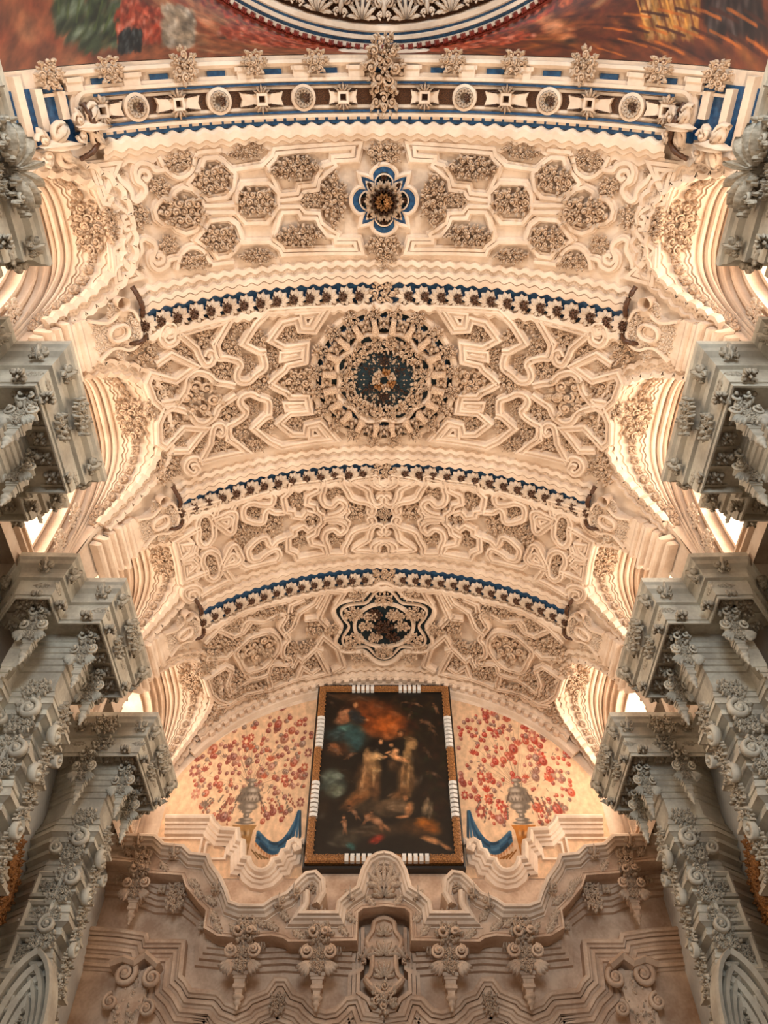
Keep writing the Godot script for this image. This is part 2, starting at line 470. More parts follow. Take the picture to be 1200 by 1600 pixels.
func make_ornaments() -> void:
	for a in [1.0, 1.55, 2.3, 3.2]:
		for k in 2:
			scrolls.append([a, scroll_bunch(a, int(a * 100) + k * 17)])
	var mb := MB.new()                       # cupped leaf of a rib rosette
	for k in 7:
		var f := PI * (k - 3) / 5.0
		leaf(mb, Vector2(-0.2, 0), f, 1.05 - 0.06 * absf(k - 3), 0.34, 0.62 - 0.03 * absf(k - 3), 0.05 * (k - 3))
	for k in 5: leaf(mb, Vector2(-0.25, 0), PI + (k - 2) * 0.55, 0.6, 0.26, 0.4)
	bud_leaf = mb.mesh()
	mb = MB.new()                            # gilt berries of a rib rosette
	for k in 15:
		var q := Vector2(-0.36, 0) + Vector2.from_angle(k * 2.4) * 0.115 * sqrt(k) * Vector2(0.85, 1.25)
		ball(mb, Vector3(q.x, q.y, 0.66 - 0.018 * k), 0.14)
	bud_core = mb.mesh()
	mb = MB.new()                            # slender sprig
	leaf(mb, Vector2(-0.9, 0), 0, 1.9, 0.22, 0.3)
	for k in 3:
		for m in [1.0, -1.0]:
			leaf(mb, Vector2(-0.6 + 0.5 * k, 0), m * 0.75, 0.7 - 0.12 * k, 0.15, 0.26, -m * 0.5)
	sprig_mesh = mb.mesh()
	mb = MB.new()                            # square coffer flower
	for k in 4:
		leaf(mb, Vector2.from_angle(k * PI / 2 + PI / 4) * 0.12, k * PI / 2 + PI / 4, 0.95, 0.4, 0.42)
		leaf(mb, Vector2.from_angle(k * PI / 2) * 0.1, k * PI / 2, 0.7, 0.3, 0.34)
	ball(mb, Vector3(0, 0, 0.35), 0.24)
	flower_mesh = mb.mesh()
	mb = MB.new()                            # double scroll bracket
	for m in [1.0, -1.0]:
		scroll(mb, Vector2(m * 0.42, 0.3), 0.42, PI / 2 - m * 0.9, 1.35, -m, 0.13, 0.2, 14)
		scroll(mb, Vector2(m * 0.3, -0.5), 0.3, -PI / 2, 1.2, m, 0.1, 0.2)
		leaf(mb, Vector2(m * 0.1, -0.1), PI / 2 - m * 0.5, 0.9, 0.22, 0.45, -m * 0.7)
		leaf(mb, Vector2(m * 0.2, -0.3), -PI / 2 + m * 0.9, 0.6, 0.18, 0.3, m * 0.5)
	leaf(mb, Vector2(0, -0.7), PI / 2, 1.7, 0.24, 0.6)
	bracket_mesh = mb.mesh()
	mb = MB.new()                            # upright acanthus
	for k in 7:
		var f := PI / 2 + (k - 3) * 0.42
		leaf(mb, Vector2((k - 3) * -0.06, -0.8), f, 1.75 - 0.16 * absf(k - 3), 0.2, 0.6 - 0.07 * absf(k - 3), (k - 3) * 0.16)
	for m in [1.0, -1.0]:
		scroll(mb, Vector2(m * 0.55, -0.55), 0.3, PI / 2, 1.3, -m, 0.09, 0.25)
		scroll(mb, Vector2(m * 0.45, 0.35), 0.24, -PI / 2, 1.2, m, 0.08, 0.25)
	acanthus_mesh = mb.mesh()

# the bunch whose aspect suits a field of half width w and half height h
func bunch(called: String, parent: Node3D, mat: Material, on: Callable, u: float, v: float, h: float, w: float, tall: float, turn: float, pick: int, lift := 0.0) -> void:
	if tall > w:
		var k := w
		w = tall
		tall = k
		turn += PI / 2
	var best := 0
	for i in scrolls.size():
		if absf(scrolls[i][0] - w / tall) < absf(scrolls[best][0] - w / tall) - 0.001: best = i
	best = best - best % 2 + pick % 2
	var a: float = scrolls[best][0]
	var d: float = lift if lift > 0.0 else clampf(sqrt(w * tall) * 1.5, 0.15, 0.38)
	piece(called, scrolls[best][1], mat, parent, seat(on, u, v, h, turn, Vector3(w / a * 1.05, tall * 1.05, d)))

# ------------------------------------------------------------------ materials
func noise_image(size: int, freq: float, seed_: int, oct: int) -> Image:
	var f := FastNoiseLite.new()
	f.seed = seed_
	f.noise_type = FastNoiseLite.TYPE_SIMPLEX_SMOOTH
	f.frequency = freq
	f.fractal_octaves = oct
	return f.get_seamless_image(size, size)

func mottled(lo: Color, hi: Color, freq: float, seed_: int, scale: float, rough: float, bump := 0.25, size := 256) -> StandardMaterial3D:
	var a := noise_image(size, freq, seed_, 5)
	var b := noise_image(size, freq * 9.0, seed_ + 3, 3)
	var im := Image.create(size, size, false, Image.FORMAT_RGB8)
	for y in size:
		for x in size:
			var t := clampf((a.get_pixel(x, y).r - 0.5) * 1.5 + 0.55 + (b.get_pixel(x, y).r - 0.5) * 0.5, 0, 1)
			im.set_pixel(x, y, lo.lerp(hi, t))
	im.generate_mipmaps()
	var m := StandardMaterial3D.new()
	m.albedo_texture = ImageTexture.create_from_image(im)
	m.uv1_triplanar = true
	m.uv1_world_triplanar = true
	m.uv1_scale = Vector3(scale, scale, scale)
	m.roughness = rough
	m.cull_mode = BaseMaterial3D.CULL_DISABLED
	if bump > 0.5:
		b.bump_map_to_normal_map(bump * 4.0)
		m.normal_enabled = true
		m.normal_texture = ImageTexture.create_from_image(b)
		m.normal_scale = 0.35
	return m

func plain(c: Color, rough: float, metal := 0.0) -> StandardMaterial3D:
	var m := StandardMaterial3D.new()
	m.albedo_color = c
	m.roughness = rough
	m.metallic = metal
	m.cull_mode = BaseMaterial3D.CULL_DISABLED
	return m

func printed(im: Image, rough: float) -> StandardMaterial3D:
	im.generate_mipmaps()
	var m := plain(Color.WHITE, rough)
	m.albedo_texture = ImageTexture.create_from_image(im)
	return m

func make_materials() -> void:
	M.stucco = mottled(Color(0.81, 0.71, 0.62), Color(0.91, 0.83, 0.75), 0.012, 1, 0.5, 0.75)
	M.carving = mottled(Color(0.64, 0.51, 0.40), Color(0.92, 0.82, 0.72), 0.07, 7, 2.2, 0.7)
	M.pier = mottled(Color(0.67, 0.63, 0.57), Color(0.83, 0.80, 0.73), 0.014, 11, 0.5, 0.7)
	M.pier_carving = mottled(Color(0.55, 0.50, 0.43), Color(0.84, 0.79, 0.71), 0.05, 17, 1.6, 0.65)
	M.endwall = mottled(Color(0.72, 0.59, 0.49), Color(0.86, 0.75, 0.65), 0.014, 23, 0.45, 0.75)
	M.whitewash = mottled(Color(0.80, 0.80, 0.79), Color(0.90, 0.89, 0.87), 0.012, 31, 0.4, 0.8)
	M.blue = mottled(Color(0.05, 0.19, 0.33), Color(0.14, 0.34, 0.50), 0.04, 41, 1.2, 0.55)
	M.teal = mottled(Color(0.02, 0.09, 0.12), Color(0.06, 0.19, 0.23), 0.04, 43, 1.4, 0.55)
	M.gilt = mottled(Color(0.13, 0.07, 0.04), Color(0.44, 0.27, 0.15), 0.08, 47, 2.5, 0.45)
	M.gold = mottled(Color(0.38, 0.22, 0.10), Color(0.80, 0.57, 0.33), 0.06, 53, 2.0, 0.4)
	M.dark = mottled(Color(0.06, 0.05, 0.04), Color(0.14, 0.10, 0.07), 0.04, 59, 1.0, 0.5)
	M.tile = mottled(Color(0.42, 0.33, 0.26), Color(0.62, 0.52, 0.42), 0.02, 61, 0.4, 0.5)
	var g := plain(Color(0.95, 0.97, 1.0), 0.3)
	g.emission_enabled = true
	g.emission = Color(1.0, 0.93, 0.82)
	g.emission_energy_multiplier = 1.0
	M.pane = g
	g = plain(Color(1.0, 0.95, 0.88), 0.3)
	g.emission_enabled = true
	g.emission = Color(1.0, 0.87, 0.72)
	g.emission_energy_multiplier = 2.0
	M.lamp = g

# ------------------------------------------------------------------ camera, light
func lamp_area(called: String, at: Vector3, towards: Vector3, size: Vector2, c: Color, e: float, parent: Node3D) -> void:
	var l := AreaLight3D.new()
	l.name = called
	parent.add_child(l, true)
	l.area_size = size
	l.light_color = c
	l.light_energy = e
	l.area_range = 40.0
	l.area_attenuation = 2.0
	l.shadow_enabled = true
	l.look_at_from_position(at, at + towards, Vector3.UP if absf(towards.y) < 0.9 else Vector3.RIGHT)

func view_and_light() -> void:
	var cam := Camera3D.new()
	cam.name = "camera"
	cam.fov = 2.0 * rad_to_deg(atan(800.0 / 1170.0))
	cam.position = Vector3(0, EYE, 0)
	cam.rotation = Vector3(deg_to_rad(54.0), 0, 0)
	cam.near = 0.05
	cam.far = 80
	add_child(cam)
	cam.current = true
	var w := WorldEnvironment.new()
	w.name = "environment"
	var e := Environment.new()
	e.background_mode = Environment.BG_COLOR
	e.background_color = Color(0.0, 0.0, 0.0)
	e.tonemap_mode = Environment.TONE_MAPPER_LINEAR
	e.tonemap_exposure = EXPOSURE
	e.sdfgi_enabled = true
	e.ssao_enabled = true
	e.ssil_enabled = true
	w.environment = e
	add_child(w)
	# daylight from the great window behind the viewer and from the dome over the crossing
	lamp_area("great_window_light", P(0, 5.5, -8.6), Vector3(0, 0.12, -1), Vector2(4.0, 6.0), Color(0.90, 0.96, 1.0), E_WEST, self)
	lamp_area("dome_light", P(0, 15.6, -3.5), Vector3(0, -1, 0.0), Vector2(3.0, 3.0), Color(1.0, 0.96, 0.9), E_DOME, self)
	for k in 4:
		var q: Array = LUNETTES[k]
		for sg in [-1.0, 1.0]:
			lamp_area("window_light", P(sg * 5.62, 9.05, q[0]), Vector3(-sg, 0.0, 0), Vector2(2.0 * (q[1] - 0.52), 1.9), Color(1.0, 0.94, 0.86), (E_LEFT if sg < 0 else E_RIGHT) * q[1], self)

const EXPOSURE := 1.6
const E_FLOOD := 3.3
const E_WEST := 80.0
const E_DOME := 22.0
const E_LEFT := 3.0
const E_RIGHT := 4.6
const LUNETTES := [[2.87, 1.04], [5.85, 1.34], [8.85, 1.05], [12.1, 1.44]]   # middle and half width along the nave
const LUN_TOP := 10.62
const LUN_FOOT := 8.0
const LUN_N := 3.2

func arch_y(k: int, z: float) -> float:
	var t: float = absf(z - LUNETTES[k][0]) / LUNETTES[k][1]
	return -1.0 if t >= 1.0 else LUN_FOOT + (LUN_TOP - LUN_FOOT) * pow(1.0 - pow(t, LUN_N), 1.0 / LUN_N)

func vault_edge(z: float) -> float:      # where the vault ends towards the lunette or the pier
	var y := 8.5
	for k in 4: y = maxf(y, arch_y(k, z))
	return vault_s(y)

# warm floodlights standing out of sight on top of the cornice blocks
func flood_lamp(x: float, z: float, power: float, label: String, group: String) -> void:
	var sg := signf(x)
	var aim := Vector3(-sg * 1.1, 1.0, 0.0).normalized()
	var t := thing("flood_lamp", label, "lamp", P(x, 7.62, z), group)
	var side := Vector3(0, 0, 1)
	var up := aim.cross(side).normalized()
	var c := P(x, 7.8, z)
	var mb := MB.new()
	mb.group(-1)
	var v := []
	for i in 8: v.append(c + side * (0.16 if i & 1 else -0.16) + up * (0.1 if i & 2 else -0.1) + aim * (0.05 if i & 4 else -0.08))
	for f in [[0, 1, 3, 2], [0, 4, 5, 1], [2, 3, 7, 6], [0, 2, 6, 4], [1, 5, 7, 3]]: mb.quad(v[f[0]], v[f[1]], v[f[2]], v[f[3]])
	part("housing", mb.mesh(), M.dark, t)
	mb = MB.new()
	mb.group(-1)
	mb.quad(v[4] - aim * 0.01, v[5] - aim * 0.01, v[7] - aim * 0.01, v[6] - aim * 0.01)
	part("lamp_glass", mb.mesh(), M.lamp, t)
	mb = MB.new()
	box(mb, P(x, 7.66, z), Vector3(0.12, 0.16, 0.04))
	part("stand", mb.mesh(), M.dark, t)
	lamp_area("flood_light", c + aim * 0.08, aim, Vector2(0.3, 0.2), Color(1.0, 0.91, 0.80), E_FLOOD * power, t)

# ------------------------------------------------------------------ vault
func wavy(mb: MB, s0: float, s1: float, z0: float, prof: Array, amp: float, pitch: float, on: Callable) -> void:
	var n := int(absf(s1 - s0) / pitch * 8.0)
	var prev := PackedVector3Array()
	for i in n + 1:
		var s := lerpf(s0, s1, float(i) / n)
		var dz := amp * sin(TAU * s / pitch)
		var row := PackedVector3Array()
		for q in prof: row.append(on.call(s, z0 + q[0] + dz, q[1]))
		if i:
			for j in prof.size() - 1:
				mb.group(j)
				mb.quad(prev[j], row[j], row[j + 1], prev[j + 1])
		prev = row

func shell(mb: MB, z0: float, z1: float) -> void:
	var nz := maxi(2, int((z1 - z0) / 0.05))
	var ns := 40
	mb.group(1)
	var prev := PackedVector3Array()
	for i in nz + 1:
		var z := lerpf(z0, z1, float(i) / nz)
		var e := vault_edge(z)
		var row := PackedVector3Array()
		for j in ns + 1: row.append(on_vault(lerpf(-e, e, float(j) / ns), z, 0.0))
		if i:
			for j in ns: mb.quad(prev[j], row[j], row[j + 1], prev[j + 1])
		prev = row

const THIN := [[-0.06, 0.0], [-0.055, 0.045], [-0.03, 0.05], [-0.024, 0.085], [0.024, 0.085], [0.03, 0.05], [0.055, 0.045], [0.06, 0.0]]
const BROAD := [[-0.085, 0.0], [-0.085, 0.06], [-0.06, 0.07], [-0.055, 0.14], [-0.025, 0.15], [-0.018, 0.12], [0.018, 0.12], [0.025, 0.15], [0.055, 0.14], [0.06, 0.07], [0.085, 0.06], [0.085, 0.0]]

func vault_bay(k: int, z0: float, z1: float, label: String, straps: Array, leaves: Array, mid: float, prof: Array) -> void:
	var t := thing("vault_bay", label, "vault", P(0, 12, (z0 + z1) / 2), "stuccoed bays of the barrel vault")
	var mb := MB.new()
	shell(mb, z0, z1)
	part("ground", mb.mesh(), M.stucco, t)
	for a in straps:
		var base := v2(a[3])
		var closed: bool = a[0] == 1
		if a[1] == 1: base = curve(base, closed, 4)
		for my in ([1.0, -1.0] if a[2] == 1 else [1.0]):
			for sx in [1.0, -1.0]:
				mb = MB.new()
				sweep(mb, flip(base, sx, mid, my), closed, prof, on_vault, 0.25)
				part("strapwork_moulding", mb.mesh(), M.stucco, t)
	var n := 0
	for a in leaves:
		for my in ([1.0, -1.0] if a[0] == 1 else [1.0]):
			for sx in ([1.0, -1.0] if absf(a[1]) > 0.06 else [1.0]):
				n += 1
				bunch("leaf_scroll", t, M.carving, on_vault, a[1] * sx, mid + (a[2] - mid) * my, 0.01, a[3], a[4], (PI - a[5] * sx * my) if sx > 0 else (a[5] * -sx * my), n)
	# wavy border along both lunettes
	for sx in [1.0, -1.0]:
		var path := PackedVector2Array()
		var q: Array = LUNETTES[k]
		for i in 161:
			var f := lerpf(0.11, 0.89, i / 160.0) * PI
			var c := cos(f)
			var z: float = q[0] - q[1] * signf(c) * pow(absf(c), 2.0 / LUN_N)
			var y: float = LUN_FOOT + (LUN_TOP - LUN_FOOT) * pow(sin(f), 2.0 / LUN_N)
			path.append(Vector2(sx * (vault_s(y) - 0.14), z))
		var wave := PackedVector2Array()
		var run := 0.0
		for i in path.size():
			if i: run += path[i].distance_to(path[i - 1])
			var d := (path[mini(i + 1, 160)] - path[maxi(i - 1, 0)]).normalized()
			wave.append(path[i] + Vector2(-d.y, d.x) * 0.024 * sin(TAU * run / 0.2))
		mb = MB.new()
		sweep(mb, wave, false, [[-0.13, 0.0], [-0.125, 0.06], [-0.06, 0.1], [-0.05, 0.035], [0.045, 0.035], [0.055, 0.1], [0.12, 0.12], [0.13, 0.0]], on_vault, 9.0)
		part("wavy_moulding", mb.mesh(), M.stucco, t)
		mb = MB.new()
		for i in range(0, 161, 2):
			var b := on_vault(wave[i].x, wave[i].y, 0.04)
			little_ball(mb, b, 0.022)
		part("bead_row", mb.mesh(), M.stucco, t).set_meta("kind", "stuff")

func little_ball(mb: MB, c: Vector3, r: float) -> void:
	mb.group(1)
	var d := [Vector3(r, 0, 0), Vector3(0, 0, r), Vector3(-r, 0, 0), Vector3(0, 0, -r)]
	for i in 4:
		mb.tri(c + Vector3(0, r, 0), c + d[i], c + d[(i + 1) % 4])
		mb.tri(c - Vector3(0, r, 0), c + d[i], c + d[(i + 1) % 4])

const NEAR_BORDER := [[-0.36, 0.0], [-0.35, 0.06], [-0.28, 0.07], [-0.275, 0.03], [-0.2, 0.03], [-0.195, 0.11], [-0.13, 0.12], [-0.12, 0.08], [-0.11, 0.12], [-0.02, 0.11], [0.0, 0.08], [0.0, 0.0]]
const FAR_BORDER := [[0.0, 0.0], [0.0, 0.12], [0.02, 0.14], [0.1, 0.14], [0.115, 0.09], [0.165, 0.08], [0.18, 0.0]]

func transverse_rib(z0: float, zb: float, zc: float, z1: float, label: String) -> void:
	var t := thing("transverse_rib", label, "rib", P(0, 12, (zb + zc) / 2), "blue ribs across the vault")
	var e := 3.93
	var mb := MB.new()
	var strip := PackedVector2Array([Vector2(-e - 0.1, (z0 + z1) / 2), Vector2(e + 0.1, (z0 + z1) / 2)])
	sweep(mb, strip, false, [[-(z1 - z0) / 2, 0.004], [(z1 - z0) / 2, 0.004]], on_vault, 0.12, false)
	part("soffit", mb.mesh(), M.stucco, t)
	mb = MB.new()
	strip = PackedVector2Array([Vector2(-e, (zb + zc) / 2), Vector2(e, (zb + zc) / 2)])
	sweep(mb, strip, false, [[-(zc - zb) / 2 - 0.04, 0.0], [-(zc - zb) / 2 - 0.04, 0.03], [(zc - zb) / 2 + 0.04, 0.03], [(zc - zb) / 2 + 0.04, 0.0]], on_vault, 0.12)
	part("blue_band", mb.mesh(), M.blue, t, "deep blue painted band")
	var f := (zb - z0) / 0.36
	var near := []
	for q in NEAR_BORDER: near.append([q[0] * f, q[1]])
	var far := []
	for q in FAR_BORDER: far.append([q[0] * (z1 - zc) / 0.18, q[1]])
	mb = MB.new()
	wavy(mb, -e, e, zb, near, 0.022, 0.2, on_vault)
	part("wavy_moulding", mb.mesh(), M.stucco, t)
	mb = MB.new()
	wavy(mb, -e, e, zc, far, 0.022, 0.2, on_vault)
	part("wavy_moulding", mb.mesh(), M.stucco, t)
	mb = MB.new()
	for i in 158:
		var s := lerpf(-e, e, i / 157.0)
		little_ball(mb, on_vault(s, zb - 0.235 * f + 0.022 * sin(TAU * s / 0.2), 0.035), 0.02)
	part("bead_row", mb.mesh(), M.stucco, t).set_meta("kind", "stuff")
	var n := 14
	for i in n:
		for sx in [1.0, -1.0]:
			var s: float = sx * (0.34 + i * (e - 0.4) / (n - 1))
			var r: float = minf((zc - zb) * 0.62, 0.2)
			var tr := seat(on_vault, s, zb + (zc - zb) * 0.6, 0.03, PI if sx > 0 else 0.0, Vector3(r * 0.86, r * 0.92, 0.17))
			var b := piece("leaf_rosette", bud_leaf, M.stucco, t, tr)
			var c := piece("gilt_berries", bud_core, M.gilt, b, Transform3D.IDENTITY)
			c.set_meta("label", "dark gilt berries")
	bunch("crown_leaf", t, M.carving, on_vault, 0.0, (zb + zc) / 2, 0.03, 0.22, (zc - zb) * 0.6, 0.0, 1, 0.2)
	for sx in [1.0, -1.0]:               # brown ropes tying the rib to its springer
		for w in [[3.95, zb + 0.02, 4.02, zb - 0.42, 0.034], [3.95, zc, 4.25, zc + 0.05, 0.03]]:
			mb = MB.new()
			var pts := PackedVector3Array()
			var rad := PackedFloat32Array()
			for i in 13:
				var u := i / 12.0
				pts.append(on_vault(sx * lerpf(w[0], w[2], u), lerpf(w[1], w[3], u), 0.12 + 0.12 * sin(PI * u)))
				rad.append(w[4] * (1.0 if i % 2 else 1.25))
			tube(mb, pts, rad, 6)
			part("rope", mb.mesh(), M.gilt, t, "brown gilded rope")

# ------------------------------------------------------------------ bosses
func ring_path(c: Vector2, f: Callable, n: int) -> PackedVector2Array:
	var r := PackedVector2Array()
	for i in n:
		var a := TAU * i / n
		r.append(c + Vector2.from_angle(a) * f.call(a))
	return r

func round_sweep(parent: Node3D, called: String, mat: Material, c: Vector2, f: Callable, prof: Array, n := 72) -> void:
	var mb := MB.new()
	sweep(mb, ring_path(c, f, n), true, prof, on_vault, 9.0)
	part(called, mb.mesh(), mat, parent)

func disc(parent: Node3D, called: String, mat: Material, c: Vector2, f: Callable, h: float, depth: float, n := 72) -> void:
	var mb := MB.new()
	plate(mb, ring_path(c, f, n), h, depth, on_vault)
	part(called, mb.mesh(), mat, parent)

func star_r(a: float) -> float:          # four round lobes and four points
	var q := fposmod(a + PI / 4, PI / 2) - PI / 4
	var lobe := 0.30 * cos(q) + sqrt(maxf(0.0, 0.19 * 0.19 - pow(0.30 * sin(q), 2))) if absf(q) < 0.52 else 0.0
	var p := absf(absf(q) - PI / 4)
	return maxf(lobe, 0.5 - p * 0.62)

func bosses() -> void:
	# star boss
	var c := Vector2(0, 2.84)
	var t := thing("ceiling_boss", "blue star-lobed ceiling boss with ringed gilt rosette in the plainest vault bay", "boss", on_vault(c.x, c.y, 0))
	disc(t, "ground", M.teal, c, star_r, 0.05, 0.06)
	round_sweep(t, "rim", M.stucco, c, star_r, [[-0.05, 0.0], [-0.05, 0.1], [-0.02, 0.12], [0.01, 0.1], [0.01, 0.03]])
	round_sweep(t, "blue_rim", M.blue, c, func(a): return star_r(a) * 0.92, [[-0.05, 0.04], [-0.045, 0.09], [0.05, 0.09], [0.055, 0.04]])
	round_sweep(t, "fillet", M.stucco, c, func(a): return star_r(a) * 0.76, [[-0.014, 0.04], [-0.01, 0.1], [0.01, 0.1], [0.014, 0.04]])
	for k in 14:
		var a := TAU * k / 14
		piece("petal", bud_leaf, M.carving, t, seat(on_vault, c.x + cos(a) * 0.22, c.y + sin(a) * 0.22, 0.06, a, Vector3(0.1, 0.075, 0.22)))
	for k in 8:
		var a := TAU * k / 8
		piece("gilt_leaf", flower_mesh, M.gilt, t, seat(on_vault, c.x + cos(a) * 0.32, c.y + sin(a) * 0.32, 0.05, a, Vector3(0.055, 0.055, 0.12)))
	for k in 18:
		var a := TAU * k / 18
		piece("gilt_leaf", bud_leaf, M.gilt, t, seat(on_vault, c.x + cos(a) * 0.155, c.y + sin(a) * 0.155, 0.1, a, Vector3(0.055, 0.04, 0.18)))
	for k in 10:
		var a := TAU * k / 10
		piece("gilt_leaf", bud_leaf, M.gold, t, seat(on_vault, c.x + cos(a) * 0.09, c.y + sin(a) * 0.09, 0.14, a, Vector3(0.06, 0.04, 0.16)))
	piece("gilt_berries", bud_core, M.gold, t, seat(on_vault, c.x, c.y, 0.16, 0.0, Vector3(0.12, 0.12, 0.14)))
	# great medallion
	c = Vector2(0, 5.78)
	t = thing("ceiling_boss", "great round ceiling medallion with dark gilt heart and ring of small consoles on blue", "boss", on_vault(c.x, c.y, 0))
	disc(t, "ground", M.teal, c, func(_a): return 1.22, 0.03, 0.04, 64)
	round_sweep(t, "blue_ring", M.blue, c, func(_a): return 0.99, [[-0.13, 0.03], [-0.12, 0.06], [0.12, 0.06], [0.13, 0.03]])
	round_sweep(t, "wavy_ring", M.stucco, c, func(a): return 0.83 + 0.045 * cos(8 * a + PI), [[-0.05, 0.03], [-0.045, 0.14], [-0.01, 0.17], [0.03, 0.15], [0.05, 0.05]], 120)
	round_sweep(t, "inner_border", M.stucco, c, func(a): return 0.74 + 0.045 * cos(8 * a + PI), [[-0.06, 0.03], [-0.05, 0.07], [0.05, 0.07], [0.06, 0.03]], 120)
	round_sweep(t, "outer_border", M.stucco, c, func(_a): return 1.24, [[-0.08, 0.0], [-0.07, 0.08], [-0.02, 0.1], [0.04, 0.08], [0.06, 0.0]], 96)
	for k in 20:
		var a := TAU * (k + 0.5) / 20
		var mb := MB.new()
		var n := Vector2.from_angle(a)
		var sd := Vector2(-n.y, n.x)
		var poly := PackedVector2Array()
		for q in [[0.86, -0.03], [0.885, -0.055], [0.95, -0.06], [1.0, -0.04], [1.1, -0.045], [1.1, 0.045], [1.0, 0.04], [0.95, 0.06], [0.885, 0.055], [0.86, 0.03]]: poly.append(c + n * q[0] + sd * q[1])
		plate(mb, poly, 0.24, 0.22, on_vault)
		var top := PackedVector2Array()
		for q in [[0.9, -0.03], [1.05, -0.028], [1.05, 0.028], [0.9, 0.03]]: top.append(c + n * q[0] + sd * q[1])
		plate(mb, top, 0.26, 0.03, on_vault)
		part("console", mb.mesh(), M.carving, t)
		a = TAU * k / 20
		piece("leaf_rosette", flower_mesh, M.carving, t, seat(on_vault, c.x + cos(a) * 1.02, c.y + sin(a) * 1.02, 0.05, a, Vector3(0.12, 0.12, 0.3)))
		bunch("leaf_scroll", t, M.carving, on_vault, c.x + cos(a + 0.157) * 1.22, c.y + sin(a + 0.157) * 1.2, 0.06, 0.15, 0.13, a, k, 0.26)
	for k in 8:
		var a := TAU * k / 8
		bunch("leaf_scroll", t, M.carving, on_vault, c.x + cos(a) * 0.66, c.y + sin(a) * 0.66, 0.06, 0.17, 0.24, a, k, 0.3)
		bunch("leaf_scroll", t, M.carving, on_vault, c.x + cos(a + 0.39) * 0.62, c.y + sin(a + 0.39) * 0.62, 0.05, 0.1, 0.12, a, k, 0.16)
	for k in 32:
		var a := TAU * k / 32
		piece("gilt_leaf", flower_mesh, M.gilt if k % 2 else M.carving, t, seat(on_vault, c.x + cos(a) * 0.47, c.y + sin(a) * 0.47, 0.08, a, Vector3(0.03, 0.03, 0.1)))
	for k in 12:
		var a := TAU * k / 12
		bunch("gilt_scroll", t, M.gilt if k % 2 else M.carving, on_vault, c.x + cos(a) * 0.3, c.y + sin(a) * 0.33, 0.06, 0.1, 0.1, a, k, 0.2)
	for k in 7:
		var a := TAU * k / 7
		piece("heart_leaf", flower_mesh, M.gold if k % 2 else M.carving, t, seat(on_vault, c.x + cos(a) * 0.14, c.y + sin(a) * 0.14, 0.12, a, Vector3(0.09, 0.09, 0.2)))
	# small square boss
	c = Vector2(0, 8.66)
	t = thing("ceiling_boss", "small square dark boss held between scrolls in the narrow third vault bay", "boss", on_vault(c.x, c.y, 0))
	disc(t, "ground", M.teal, c, func(a): return 0.24 / maxf(absf(cos(a)), absf(sin(a))), 0.05, 0.05, 40)
	for k in 4:
		var a := PI / 4 + TAU * k / 4
		bunch("gilt_scroll", t, M.gilt, on_vault, c.x + cos(a) * 0.16, c.y + sin(a) * 0.16, 0.06, 0.1, 0.1, a, k, 0.14)
		bunch("gilt_scroll", t, M.carving, on_vault, c.x + cos(a + PI / 4) * 0.09, c.y + sin(a + PI / 4) * 0.09, 0.1, 0.06, 0.07, a, k, 0.14)
	# mixtilinear dark boss next to the end wall
	c = Vector2(0, 11.75)
	t = thing("ceiling_boss", "dark teal lobed ceiling boss full of leaf scrolls next to the end wall", "boss", on_vault(c.x, c.y, 0))
	var shape := func(a: float) -> float: return 1.04 + 0.14 * cos(6 * a + PI / 2 * 2)
	disc(t, "ground", M.teal, c, shape, 0.04, 0.05, 96)
	round_sweep(t, "rim", M.stucco, c, func(a): return shape.call(a) + 0.05, [[-0.07, 0.0], [-0.06, 0.12], [-0.01, 0.14], [0.03, 0.1], [0.05, 0.03]], 120)
	round_sweep(t, "fillet", M.stucco, c, func(a): return shape.call(a) - 0.12, [[-0.03, 0.03], [-0.02, 0.1], [0.02, 0.1], [0.03, 0.03]], 120)
	round_sweep(t, "inner_ring", M.stucco, c, func(_a): return 0.66, [[-0.045, 0.03], [-0.035, 0.12], [0.035, 0.12], [0.045, 0.03]], 72)
	for k in 6:
		var a := TAU * k / 6 + PI / 6
		bunch("leaf_scroll", t, M.carving, on_vault, c.x + cos(a) * 0.78, c.y + sin(a) * 0.78, 0.06, 0.19, 0.19, a, k, 0.24)
		a = TAU * k / 6
		bunch("leaf_scroll", t, M.carving, on_vault, c.x + cos(a) * 1.14, c.y + sin(a) * 1.1, 0.06, 0.18, 0.17, a, k, 0.24)
		bunch("gilt_scroll", t, [M.carving, M.carving, M.gilt][k % 3], on_vault, c.x + cos(a) * 0.4, c.y + sin(a) * 0.4, 0.07, 0.15, 0.13, a, k, 0.2)
	bunch("gilt_scroll", t, M.gilt, on_vault, c.x, c.y, 0.1, 0.18, 0.18, 0.0, 1, 0.26)
	for sx in [1.0, -1.0]:
		bunch("leaf_scroll", t, M.carving, on_vault, sx * 0.3, c.y - 0.3, 0.08, 0.14, 0.12, 0.0, 0, 0.22)
		bunch("leaf_scroll", t, M.carving, on_vault, sx * 0.86, c.y + 0.72, 0.03, 0.2, 0.16, 0.0, 1, 0.22)

# ------------------------------------------------------------------ crossing arch, pendentives, dome
func along(mb: MB, s0: float, s1: float, z: float, prof: Array) -> void:
	sweep(mb, PackedVector2Array([Vector2(s0, z), Vector2(s1, z)]), false, prof, on_vault, 0.12)

func rounded(s: float, z0: float, z1: float) -> PackedVector2Array:
	var r := PackedVector2Array()
	var h := (z1 - z0) / 2
	for i in 13:
		var a := -PI / 2 + PI * i / 12.0
		r.append(Vector2(s + cos(a) * h * 0.8, (z0 + z1) / 2 + sin(a) * h))
	for i in 13:
		var a := PI / 2 + PI * i / 12.0
		r.append(Vector2(-s + cos(a) * h * 0.8, (z0 + z1) / 2 + sin(a) * h))
	return r

